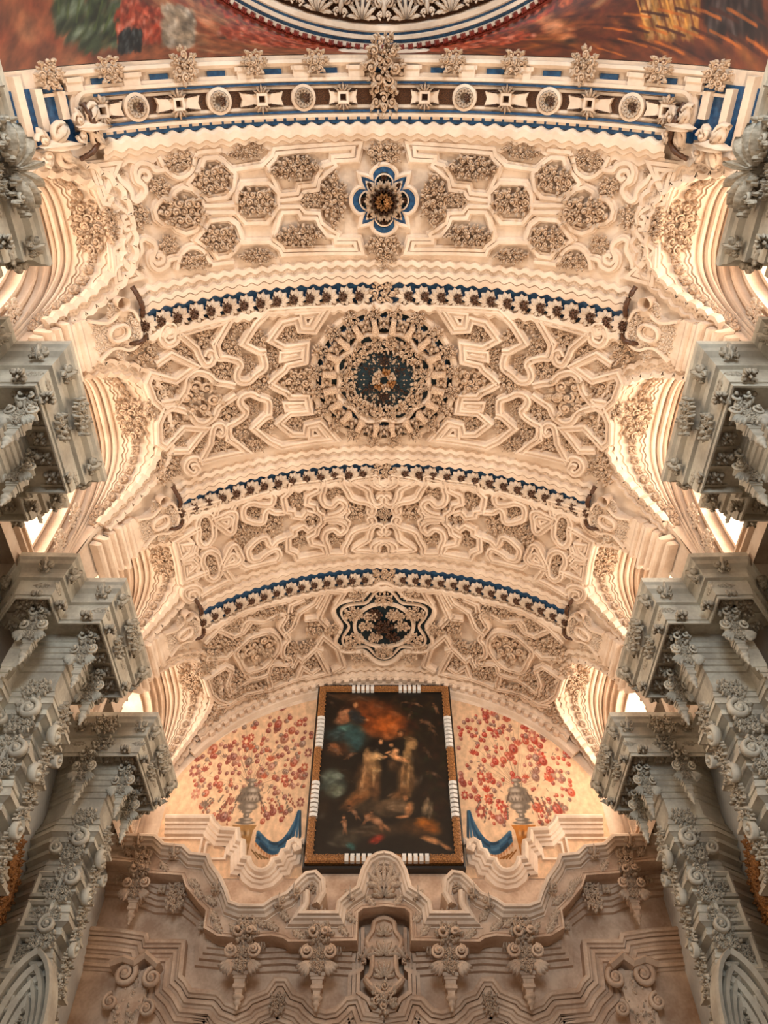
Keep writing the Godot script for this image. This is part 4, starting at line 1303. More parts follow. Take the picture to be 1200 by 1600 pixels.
# one corbel: leafy head, paired volutes, stepped stem and drop, hanging from its origin and standing off +z
func corbel_meshes() -> Array:
	if used.has("corbel_cache"): return used["corbel_cache"]
	var stem := MB.new()
	var steps := [[0.0, 0.13], [-0.03, 0.15], [-0.06, 0.15], [-0.1, 0.1], [-0.22, 0.12], [-0.3, 0.15], [-0.34, 0.12], [-0.42, 0.1], [-0.45, 0.13], [-0.5, 0.13], [-0.5, 0.11], [-0.54, 0.11], [-0.54, 0.09], [-0.6, 0.085], [-0.62, 0.1], [-0.66, 0.1], [-0.68, 0.06], [-0.74, 0.055]]
	for i in steps.size() - 1:
		stem.group(-1)
		for f in 4:
			var c := []
			for q in [[i, 0], [i, 1], [i + 1, 1], [i + 1, 0]]:
				var a: float = PI / 4 + PI / 2 * (f + q[1])
				var r: float = steps[q[0]][1] * 1.3
				c.append(Vector3(cos(a) * r, steps[q[0]][0], sin(a) * r * 0.8))
			stem.quad(c[0], c[1], c[2], c[3])
	var drop := MB.new()
	drop.group(1)
	var dp := [[-0.73, 0.05], [-0.76, 0.09], [-0.8, 0.07], [-0.82, 0.04], [-0.85, 0.06], [-0.88, 0.035], [-0.9, 0.02], [-0.93, 0.03], [-0.96, 0.0]]
	for i in dp.size() - 1:
		for f in 10:
			var a := TAU * f / 10
			var b := TAU * (f + 1) / 10
			drop.quad(Vector3(cos(a) * dp[i][1], dp[i][0], sin(a) * dp[i][1]), Vector3(cos(b) * dp[i][1], dp[i][0], sin(b) * dp[i][1]), Vector3(cos(b) * dp[i + 1][1], dp[i + 1][0], sin(b) * dp[i + 1][1]), Vector3(cos(a) * dp[i + 1][1], dp[i + 1][0], sin(a) * dp[i + 1][1]))
	var vol := MB.new()
	for m in [1.0, -1.0]:
		scroll(vol, Vector2(m * 0.17, -0.2), 0.11, PI / 2, 1.9, -m, 0.028, 0.06, 20)
		for k in 4: leaf(vol, Vector2(m * 0.12, -0.32), -PI / 2 + m * (0.2 + 0.28 * k), 0.24, 0.05, 0.1, m * 0.2)
		scroll(vol, Vector2(m * 0.1, 0.05), 0.08, 0, 1.3, m, 0.03, 0.14)
	used["corbel_cache"] = [stem.mesh(), drop.mesh(), vol.mesh()]
	return used["corbel_cache"]

func corbel_parts(t: Node3D, at: Transform3D) -> void:
	var m := corbel_meshes()
	var root := Node3D.new()
	root.name = "corbel"
	t.add_child(root, true)
	at.origin -= t.position
	root.transform = at
	var mat: Material = M.pier if at.origin.length() >= 0 and t.name.begins_with("entab") else M.endwall
	var car: Material = M.pier_carving if t.name.begins_with("entab") else M.carving
	for q in [["stem", m[0], mat, Transform3D.IDENTITY], ["drop", m[1], mat, Transform3D.IDENTITY], ["volute", m[2], mat, Transform3D(Basis(), Vector3(0, 0, 0.1))], ["leaf_head", scrolls[1][1], car, Transform3D(Basis.from_scale(Vector3(0.2, 0.16, 0.3)), Vector3(0, 0.08, 0.12))], ["leaf_apron", scrolls[2][1], car, Transform3D(Basis(Vector3(0, 0.13, 0), Vector3(0.13, 0, 0), Vector3(0, 0, 0.2)), Vector3(0, -0.3, 0.1))]]:
		var o := MeshInstance3D.new()
		o.name = q[0]
		o.mesh = q[1]
		o.material_override = q[2]
		root.add_child(o, true)
		o.transform = q[3]

func pilaster(k: int, sg: float, label: String, group: String) -> void:
	var plan := v2(PLANS[k])
	var lo := plan[2].y
	var t := thing("pilaster", label, "pilaster", P(sg * 4.4, -EYE, (lo + plan[-3].y) / 2), group)
	var on := func(x: float, z: float, h: float) -> Vector3: return P(sg * x, h, z)
	var prof := [[0.66, 6.3]]
	rng.seed = 90 + k
	var y := 6.25
	var base := 0.66
	var tiers := [0.66, 0.6, 0.56, 0.6, 0.66, 0.7, 0.66, 0.6, 0.64, 0.68, 0.62, 0.58, 0.64, 0.7, 0.66, 0.6, 0.56, 0.62, 0.68, 0.7, 0.64, 0.6, 0.66, 0.62, 0.58, 0.64, 0.68, 0.7]
	for w in tiers:                      # stacked, stepped mouldings of the shaft
		base = w
		prof.append([base, y])
		prof.append([base, y - 0.055])
		prof.append([base - 0.03, y - 0.06])
		prof.append([base - 0.03, y - 0.095])
		prof.append([base - 0.012, y - 0.1])
		y -= 0.135
	prof.append([0.66, y])
	prof.append([0.66, -EYE + 0.4])
	prof.append([0.55, -EYE + 0.35])
	prof.append([0.55, -EYE])
	var mb := MB.new()
	sweep(mb, plan, false, inset(prof), on, 9.0, false)
	part("shaft", mb.mesh(), M.pier, t)
	# carving: a strip of leaves and volutes up the inner corner of the near face, another on the nave face
	var core := plan[2].x if plan[2].x < 3.6 else plan[3].x
	if k == 2: core = plan[4].x
	core += 0.66
	var zn := 1e6
	var zf := -1e6
	for q in plan:
		if q.x < 3.6:
			zn = minf(zn, q.y)
			zf = maxf(zf, q.y)
	zn += 0.66
	zf -= 0.66
	var near := func(u: float, v: float, h: float) -> Vector3: return P(sg * u, v, zn - h)
	var side := func(u: float, v: float, h: float) -> Vector3: return P(sg * (core - h), v, u)
	var n := 0
	for y2 in [6.12, 5.86, 5.58, 5.3, 5.02, 4.72, 4.44, 4.16, 3.86, 3.56, 3.26]:
		n += 1
		bunch("carved_leaf", t, M.pier_carving, near, core + 0.15, y2, 0.08, 0.13 + 0.03 * (n % 2), 0.12, 0.0, n, 0.2)
		bunch("carved_leaf", t, M.pier_carving, side, (zn + zf) / 2, y2 - 0.1, 0.08, 0.12 + 0.03 * (n % 2), 0.13, 0.0, n + 1, 0.2)
	for q in [[5.76, 0.13, 0.1], [5.62, 0.1, 0.36], [5.2, 0.11, 0.02], [4.6, 0.12, 0.12], [3.7, 0.12, 0.3]]:
		var m := MB.new()
		scroll(m, Vector2.ZERO, 1.0, PI / 2, 1.6, 1.0 if n % 2 else -1.0, 0.3, 0.3, 20)
		n += 1
		piece("volute", m.mesh(), M.pier, t, seat(near, core + q[2], q[0], 0.1, 0.0, Vector3(q[1], q[1], 0.22)))
		piece("volute", m.mesh(), M.pier, t, seat(side, (zn + zf) / 2 + (q[2] - 0.2), q[0] - 0.14, 0.1, 0.0, Vector3(q[1], q[1], 0.2)))
	# raised panels on the outer half and, low down, a pointed pediment
	for q in [[5.15, 0.15, 0.14], [4.75, 0.15, 0.16], [4.3, 0.14, 0.2]]:
		mb = MB.new()
		var u := core + 0.33
		sweep(mb, PackedVector2Array([Vector2(u - q[1], q[0] - q[2]), Vector2(u + q[1], q[0] - q[2]), Vector2(u + q[1], q[0] + q[2]), Vector2(u - q[1], q[0] + q[2])]), true, [[-0.04, 0.0], [-0.03, 0.12], [0.0, 0.14], [0.03, 0.1], [0.04, 0.0]], near, 9.0)
		part("panel_frame", mb.mesh(), M.pier, t)
		bunch("panel_leaf", t, M.pier_carving, near, u, q[0], 0.05, 0.09, q[2] * 0.6, 0.0, 1, 0.12)
	for w in [0.0, 0.09, 0.17, 0.24]:
		mb = MB.new()
		var o := PackedVector2Array()
		for i in 9: o.append(Vector2(core + 0.06 - 0.34 + w + 0.34 * (1.0 - cos(i / 8.0 * 1.25)) * 1.45 * (1.0 - w), 3.3 + (0.95 - w * 1.3) * sin(i / 8.0 * 1.35)))
		for i in 9:
			var q: Vector2 = o[8 - i]
			o.append(Vector2(2.0 * (core + 0.06) - q.x, q.y))
		sweep(mb, o, false, [[-0.035, 0.0], [-0.03, 0.3 - w * 0.7], [0.02, 0.34 - w * 0.7], [0.035, 0.26 - w * 0.7], [0.035, 0.0]], near, 9.0)
		part("pediment_moulding", mb.mesh(), M.pier, t)

# ------------------------------------------------------------------ end wall
func end_wall() -> void:
	var w := thing("wall_back", "tan plaster end wall of the nave", "", P(0, -EYE, WALL_Z), "", "structure")
	var mb := MB.new()
	mb.group(-1)
	mb.quad(on_wall(-6, -EYE, 0), on_wall(6, -EYE, 0), on_wall(6, 8.0, 0), on_wall(-6, 8.0, 0))
	part("lower_wall", mb.mesh(), M.endwall, w)
	mb = MB.new()
	var poly := PackedVector2Array([Vector2(-6, 8.0), Vector2(6, 8.0), Vector2(6, 8.6)])
	for i in 61:
		var q := vault_point(lerpf(-5.6, 5.6, i / 60.0))
		poly.append(Vector2(q.x, VY + q.y + 0.02))
	poly.append(Vector2(-6, 8.6))
	plate(mb, poly, 0.0, 0.2, on_wall)
	part("tympanum", mb.mesh(), M.stucco, w)
	# wall arch
	var a := thing("wall_arch", "toothed wavy arch band framing the painted end wall", "arch", P(0, 12, 13.4))
	mb = MB.new()
	wavy(mb, -4.6, 4.6, 13.3, [[-0.18, 0.0], [-0.175, 0.07], [-0.1, 0.08], [-0.095, 0.03], [-0.04, 0.03], [-0.035, 0.13], [0.04, 0.15], [0.05, 0.1], [0.06, 0.18], [0.2, 0.18]], 0.026, 0.2, on_vault)
	part("wavy_moulding", mb.mesh(), M.stucco, a)
	mb = MB.new()
	for i in 180:
		var s := lerpf(-4.6, 4.6, i / 179.0)
		little_ball(mb, on_vault(s, 13.235 + 0.026 * sin(TAU * s / 0.2), 0.035), 0.02)
	part("bead_row", mb.mesh(), M.stucco, a).set_meta("kind", "stuff")
	mb = MB.new()
	along(mb, -4.9, 4.9, 13.5, [[-0.03, 0.0], [-0.03, 0.2], [0.0, 0.26], [0.1, 0.3]])
	part("archivolt", mb.mesh(), M.stucco, a)
	for i in 44:
		var s := (i - 21.5) * 0.2
		mb = MB.new()
		along(mb, s - 0.055, s + 0.055, 13.4, [[-0.05, 0.15], [-0.05, 0.24], [0.06, 0.24], [0.06, 0.15]])
		part("tooth", mb.mesh(), M.stucco, a)
	# attic moulding above the cornice
	var at := thing("attic_moulding", "pale stepped moulding with curling ends below the flower murals", "moulding", P(0, 7.3, 13.3))
	for sx in [1.0, -1.0]:
		mb = MB.new()
		sweep(mb, flip(v2(WALL_ATTIC), sx, 0, 1), false, scaled([[-0.02, 0.0], [-0.02, 0.26], [0.03, 0.3], [0.07, 0.28], [0.1, 0.2], [0.14, 0.2], [0.15, 0.15], [0.2, 0.14], [0.22, 0.1], [0.28, 0.08], [0.3, 0.0]], sx), on_wall, 0.3)
		part("stepped_moulding", mb.mesh(), M.stucco, at)
		mb = MB.new()
		for q in [[3.9, 7.75, 0.4, 0.22], [3.2, 7.72, 0.2, 0.16]]:
			sweep(mb, PackedVector2Array([Vector2(sx * (q[0] - q[2]), q[1] - q[3]), Vector2(sx * (q[0] + q[2]), q[1] - q[3]), Vector2(sx * (q[0] + q[2]), q[1] + q[3]), Vector2(sx * (q[0] - q[2]), q[1] + q[3])]), true, [[-0.03, 0.0], [-0.02, 0.06], [0.02, 0.06], [0.03, 0.0]], on_wall, 9.0)
		part("raised_panel", mb.mesh(), M.stucco, at)
	# curving main cornice
	var c := thing("end_wall_cornice", "curving broken cornice with volutes crossing the end wall under the painting", "cornice", P(0, 5.8, 13.2))
	var cp := [[-0.03, 0.0], [-0.03, 0.8], [0.0, 0.84], [0.04, 0.84], [0.05, 0.78], [0.08, 0.77], [0.1, 0.71], [0.14, 0.68], [0.15, 0.6], [0.17, 0.6], [0.17, 0.4]]
	for sx in [1.0, -1.0]:
		for q in [WALL_CORNICE_OUTER, WALL_CORNICE_INNER]:
			mb = MB.new()
			sweep(mb, flip(v2(q), sx, 0, 1), false, scaled(cp, sx), on_wall, 0.3)
			part("cornice_moulding", mb.mesh(), M.stucco, c)
		# fascia plate between cornice and lower edge
		var top := v2(WALL_CORNICE_OUTER)
		var low := v2(WALL_FASCIA_EDGE)
		var outer := PackedVector2Array()
		for q in top: outer.append(q + Vector2(0, -0.06))
		for q in v2(WALL_CORNICE_INNER).slice(2): outer.append(q + Vector2(0, -0.06))
		for i in low.size(): outer.append(low[low.size() - 1 - i])
		mb = MB.new()
		var fl := flip(outer, sx, 0, 1)
		plate(mb, fl, 0.58, 0.58, on_wall)
		part("fascia", mb.mesh(), M.endwall, c)
		mb = MB.new()
		sweep(mb, flip(low, sx, 0, 1), false, scaled([[-0.07, 0.57], [-0.06, 0.62], [-0.04, 0.62], [-0.03, 0.6], [-0.01, 0.6], [0.0, 0.65], [0.03, 0.65], [0.04, 0.5], [0.04, 0.3]], sx), on_wall, 9.0)
		part("lower_moulding", mb.mesh(), M.endwall, c)
		mb = MB.new()
		sweep(mb, flip(v2(WALL_STEPS), sx, 0, 1), false, scaled([[-0.3, 0.0], [-0.3, 0.3], [-0.2, 0.3], [-0.19, 0.26], [-0.12, 0.26], [-0.11, 0.21], [-0.05, 0.21], [-0.04, 0.15], [0.02, 0.15], [0.03, 0.08], [0.1, 0.07], [0.11, 0.0]], sx), on_wall, 9.0)
		part("stepped_soffit", mb.mesh(), M.endwall, c)
		var n := 0
		for q in v2(WALL_SPRIGS):
			n += 1
			piece("fascia_sprig", sprig_mesh, M.carving, c, seat(on_wall, sx * q.x, q.y, 0.58, (0.9 if n % 2 else 0.6) * sx, Vector3(0.16, 0.19, 0.26)))
		for q in v2(WALL_BRACKETS):
			piece("cornice_scroll", bracket_mesh, M.carving, c, seat(on_wall, sx * q.x, q.y, 0.7, 0.0, Vector3(0.12, 0.13, 0.26)))
		for q in [Vector2(1.16, 6.74), Vector2(1.35, 6.78)]:
			bunch("volute_leaf", c, M.carving, on_wall, sx * q.x, q.y, 0.6, 0.13, 0.12, 0.0, 1, 0.24)
		for q in v2(WALL_PENDANTS).slice(0, 3):
			piece("hanging_leaf", acanthus_mesh, M.carving, c, Transform3D(Basis.from_scale(Vector3(0.09, -0.14, 0.2)), on_wall(sx * q.x, q.y, 0.36) ))
		bunch("coffer_leaf", c, M.carving, on_wall, sx * 3.66, 6.68, 0.36, 0.16, 0.26, 0.0, 1, 0.24)
		for q in [Vector2(4.75, 7.1), Vector2(4.5, 7.08), Vector2(3.95, 6.93), Vector2(3.72, 6.93), Vector2(3.1, 6.3)]:
			piece("coffer_flower", flower_mesh, M.carving, c, seat(on_wall, sx * q.x, q.y - 0.1, 0.3, 0.0, Vector3(0.09, 0.09, 0.2)))
	for q in [[0.0, 6.95, 0.24, 0.28, 0.58], [0.0, 6.66, 0.15, 0.14, 0.58]]:
		piece("crown_shell", acanthus_mesh, M.carving, c, seat(on_wall, q[0], q[1], q[4], 0.0, Vector3(q[2], q[3], 0.3)))
	for sx in [1.0, -1.0]:
		piece("crown_scroll", bracket_mesh, M.carving, c, seat(on_wall, sx * 0.16, 7.0, 0.57, sx * 0.4, Vector3(0.16, 0.24, 0.26)))
	# hanging corbels
	var names := ["pair of corbels hanging under the outer swags of the curving cornice", "pair of corbels hanging under the volutes of the curving cornice", "pair of corbels hanging at the outer ends of the curving cornice"]
	var n := 0
	for q in v2(WALL_CORBELS):
		for sx in [1.0, -1.0]:
			var k := thing("hanging_corbel", ["leafy corbel with pendant drop below the outer swag of the curving cornice", "leafy corbel with pendant drop below the volute of the curving cornice", "leafy corbel with pendant drop in the corner recess beside the end wall pilaster"][n], "corbel", on_wall(sx * q.x, q.y - 0.9, 0.3), names[n])
			var s := 1.05 if n < 2 else 0.85
			corbel_parts(k, Transform3D(Basis.from_scale(Vector3(s, s, s * 1.2)), on_wall(sx * q.x, q.y, 0.46)))
			corbel_head(k, sx * q.x, q.y + 0.28 * s)
		n += 1
	# central hanging cartouche
	var h := thing("hanging_cartouche", "tall panelled cartouche with shell and drop under the middle of the cornice", "cartouche", on_wall(0, 4.9, 0.2))
	mb = MB.new()
	var shield := PackedVector2Array()
	for q in [[0.0, 6.32], [0.17, 6.25], [0.2, 6.1], [0.3, 5.95], [0.26, 5.8], [0.2, 5.75], [0.22, 5.45], [0.3, 5.35], [0.16, 5.2], [0.0, 5.12], [-0.16, 5.2], [-0.3, 5.35], [-0.22, 5.45], [-0.2, 5.75], [-0.26, 5.8], [-0.3, 5.95], [-0.2, 6.1], [-0.17, 6.25]]: shield.append(Vector2(q[0], q[1]))
	plate(mb, shield, 0.34, 0.34, on_wall)
	part("shield", mb.mesh(), M.endwall, h)
	mb = MB.new()
	sweep(mb, curve(shield, true, 3), true, [[-0.05, 0.3], [-0.04, 0.42], [0.0, 0.44], [0.03, 0.4], [0.04, 0.3]], on_wall, 9.0)
	part("rim", mb.mesh(), M.endwall, h)
	for q in [[6.1, 0.1, 0.1], [5.82, 0.16, 0.14], [5.5, 0.13, 0.16]]:
		piece("panel_leaf", acanthus_mesh, M.carving, h, seat(on_wall, 0, q[0], 0.36, 0.0, Vector3(q[1], q[2], 0.2)))
	for sx in [1.0, -1.0]:
		piece("side_scroll", bracket_mesh, M.endwall, h, seat(on_wall, sx * 0.3, 5.72, 0.3, sx * 0.8, Vector3(0.13, 0.16, 0.3)))
		mb = MB.new()
		for i in 3:
			var o := 0.36 + 0.07 * i
			sweep(mb, PackedVector2Array([Vector2(sx * o, 6.2 - 0.05 * i), Vector2(sx * o, 5.55), Vector2(sx * (o + 0.06), 5.5), Vector2(sx * (o + 0.06), 5.2), Vector2(sx * (o - 0.1), 5.1), Vector2(sx * (o - 0.2), 4.95 - 0.06 * i), Vector2(0, 4.92 - 0.07 * i)]), false, [[-0.03, 0.0], [-0.03, 0.3 - 0.06 * i], [0.03, 0.3 - 0.06 * i], [0.03, 0.0]], on_wall, 9.0)
		part("side_moulding", mb.mesh(), M.endwall, h)
	bunch("hanging_leaf", h, M.carving, on_wall, 0, 5.08, 0.34, 0.2, 0.22, 0.0, 1, 0.3)
	# broad zigzag moulding lower down
	var z := thing("zigzag_moulding", "broad stepped zigzag moulding on the tan wall below the hanging corbels", "moulding", P(0, 4.6, 13.4))
	for sx in [1.0, -1.0]:
		var path := v2(WALL_ZIGZAG)
		for q in [[0.0, 0.26], [0.13, 0.2], [0.25, 0.16], [0.37, 0.11], [0.48, 0.07]]:
			mb = MB.new()
			sweep(mb, flip(path, sx, 0, 1), false, scaled([[q[0] - 0.01, 0.0], [q[0] - 0.01, q[1] - 0.02], [q[0] + 0.02, q[1]], [q[0] + 0.06, q[1]], [q[0] + 0.075, q[1] - 0.04], [q[0] + 0.11, q[1] - 0.05], [q[0] + 0.12, 0.0]], sx), on_wall, 9.0)
			part("moulding_step", mb.mesh(), M.endwall, z)
		for q in [[1.7, 5.05]]:
			bunch("keystone_leaf", z, M.carving, on_wall, sx * q[0], q[1], 0.2, 0.12, 0.16, 0.0, 1, 0.24)
	# volute capitals at the foot of the picture
	for sx in [1.0, -1.0]:
		var v := thing("volute_capital", "leaning capital of volutes and leaves on the tan wall below the zigzag moulding", "capital", on_wall(sx * 4.05, 4.5, 0.1), "volute capitals on the end wall")
		mb = MB.new()
		for q in [[-0.28, 5.4, 0.16, 1.0], [0.18, 5.46, 0.2, -1.0], [0.3, 5.05, 0.13, 1.0], [-0.3, 4.95, 0.12, -1.0]]:
			var m := MB.new()
			scroll(m, Vector2(0, 0), 1.0, PI / 2, 1.7, q[3], 0.3, 0.4, 22)
			piece("volute", m.mesh(), M.endwall, v, seat(on_wall, sx * (4.05 + q[0]), q[1], 0.2, 0.0, Vector3(q[2], q[2], 0.26)))
		bunch("leaf_scroll", v, M.carving, on_wall, sx * 4.05, 5.2, 0.1, 0.24, 0.3, 0.0, 0, 0.4)
		bunch("leaf_scroll", v, M.carving, on_wall, sx * 4.1, 4.75, 0.1, 0.2, 0.26, 0.0, 1, 0.4)
		mb = MB.new()
		sweep(mb, PackedVector2Array([Vector2(sx * 3.7, 5.55), Vector2(sx * 3.95, 5.72), Vector2(sx * 4.1, 5.6), Vector2(sx * 4.3, 5.66), Vector2(sx * 4.5, 5.58)]), false, [[-0.06, 0.0], [-0.06, 0.4], [0.0, 0.46], [0.05, 0.4], [0.06, 0.0]], on_wall, 9.0)
		part("abacus", mb.mesh(), M.endwall, v)
		mb = MB.new()
		box(mb, on_wall(sx * 4.1, 4.9, 0.1), Vector3(0.46, 1.3, 0.24))
		box(mb, on_wall(sx * 4.1, 4.2, 0.1), Vector3(0.6, 0.2, 0.34))
		part("neck", mb.mesh(), M.endwall, v)

func corbel_head(k: Node3D, x: float, y: float) -> void:
	bunch("bracket_head", k, M.carving, on_wall, x, y, 0.62, 0.16, 0.2, 0.0, 0, 0.26)

func scaled(prof: Array, sx: float) -> Array:     # mirrored paths run the other way: turn the offsets to stay below the line
	var r := []
	for q in prof: r.append([q[0] * sx, q[1]])
	return r

# ------------------------------------------------------------------ painted pictures
func dab(im: Image, c: Vector2, r: Vector2, turn: float, col: Color, soft := 0.5) -> void:
	var w := im.get_width()
	var h := im.get_height()
	var m := maxf(r.x, r.y)
	var cs := cos(turn)
	var sn := sin(turn)
	for y in range(maxi(0, int(c.y - m)), mini(h, int(c.y + m) + 1)):
		for x in range(maxi(0, int(c.x - m)), mini(w, int(c.x + m) + 1)):
			var d := Vector2(x, y) - c
			var q := Vector2((d.x * cs + d.y * sn) / r.x, (d.y * cs - d.x * sn) / r.y).length()
			if q < 1.0:
				var a := clampf((1.0 - q) / maxf(soft, 0.01), 0, 1) * col.a
				var o := im.get_pixel(x, y)
				im.set_pixel(x, y, Color(lerpf(o.r, col.r, a), lerpf(o.g, col.g, a), lerpf(o.b, col.b, a)))

func shape_fill(im: Image, pts: Array, col: Color) -> void:
	var poly := PackedVector2Array()
	var lo := Vector2(1e6, 1e6)
	var hi := Vector2.ZERO
	for i in range(0, pts.size(), 2):
		var p := Vector2(pts[i], pts[i + 1])
		poly.append(p)
		lo = lo.min(p)
		hi = hi.max(p)
	for y in range(maxi(0, int(lo.y)), mini(im.get_height(), int(hi.y) + 1)):
		for x in range(maxi(0, int(lo.x)), mini(im.get_width(), int(hi.x) + 1)):
			if Geometry2D.is_point_in_polygon(Vector2(x, y), poly):
				var o := im.get_pixel(x, y)
				im.set_pixel(x, y, o.lerp(col, col.a))

# a patch of jittered brush dabs inside a polygon
func brushed(im: Image, pts: Array, col: Color, n := 90, size := 0.1) -> void:
	var poly := PackedVector2Array()
	var lo := Vector2(1e6, 1e6)
	var hi := Vector2.ZERO
	for i in range(0, pts.size(), 2):
		var p := Vector2(pts[i], pts[i + 1])
		poly.append(p)
		lo = lo.min(p)
		hi = hi.max(p)
	var r := (hi - lo).length() * size
	var axis := rng.randf_range(1.0, 2.0)
	for k in n * 3:
		var p := Vector2(rng.randf_range(lo.x, hi.x), rng.randf_range(lo.y, hi.y))
		if not Geometry2D.is_point_in_polygon(p, poly): continue
		var j := rng.randf_range(-0.3, 0.3)
		var c := col.lightened(j) if j > 0 else col.darkened(-j * 1.4)
		c.a = 0.75
		dab(im, p, Vector2(r * 1.3, r * 0.5), axis + rng.randf_range(-0.4, 0.4), c, 0.8)

func stroke(im: Image, a: Vector2, b: Vector2, r: float, col: Color) -> void:
	var n := maxi(2, int(a.distance_to(b) / maxf(1.0, r * 0.8)))
	for i in n + 1: dab(im, a.lerp(b, float(i) / n), Vector2(r, r), 0, col, 0.6)

func grain(im: Image, amount: float, seed_: int) -> void:
	var f := FastNoiseLite.new()
	f.seed = seed_
	f.frequency = 0.02
	f.fractal_octaves = 5
	for y in im.get_height():
		for x in im.get_width():
			var k := 1.0 + amount * f.get_noise_2d(x, y)
			var o := im.get_pixel(x, y)
			im.set_pixel(x, y, Color(o.r * k, o.g * k, o.b * k))

func cherub(im: Image, x: float, y: float, s: float, turn: float, skin: Color) -> void:
	var d := Vector2.from_angle(turn)
	dab(im, Vector2(x, y), Vector2(22 * s, 13 * s), turn, skin, 0.9)
	dab(im, Vector2(x, y) + d * 8 * s, Vector2(15 * s, 11 * s), turn, skin.lightened(0.12), 0.9)
	for q in [[14, 34, 4, 10, 7], [10, 28, -8, 14, 7], [-10, -16, -14, 12, 5], [-8, -20, 12, 8, 5]]:
		var a: Vector2 = Vector2(x, y) + d * q[0] * s
		var e: Vector2 = Vector2(x, y) + d * q[1] * s + Vector2(q[2], q[3]) * s
		dab(im, (a + e) / 2, Vector2(a.distance_to(e) * 0.7, q[4] * s), (e - a).angle(), skin.darkened(0.08), 0.9)
	dab(im, Vector2(x, y) - d * 23 * s, Vector2(10 * s, 10 * s), 0, skin, 0.8)
	dab(im, Vector2(x, y) - d * 27 * s + Vector2(0, -4 * s), Vector2(10 * s, 7 * s), 0, skin.darkened(0.65), 0.8)

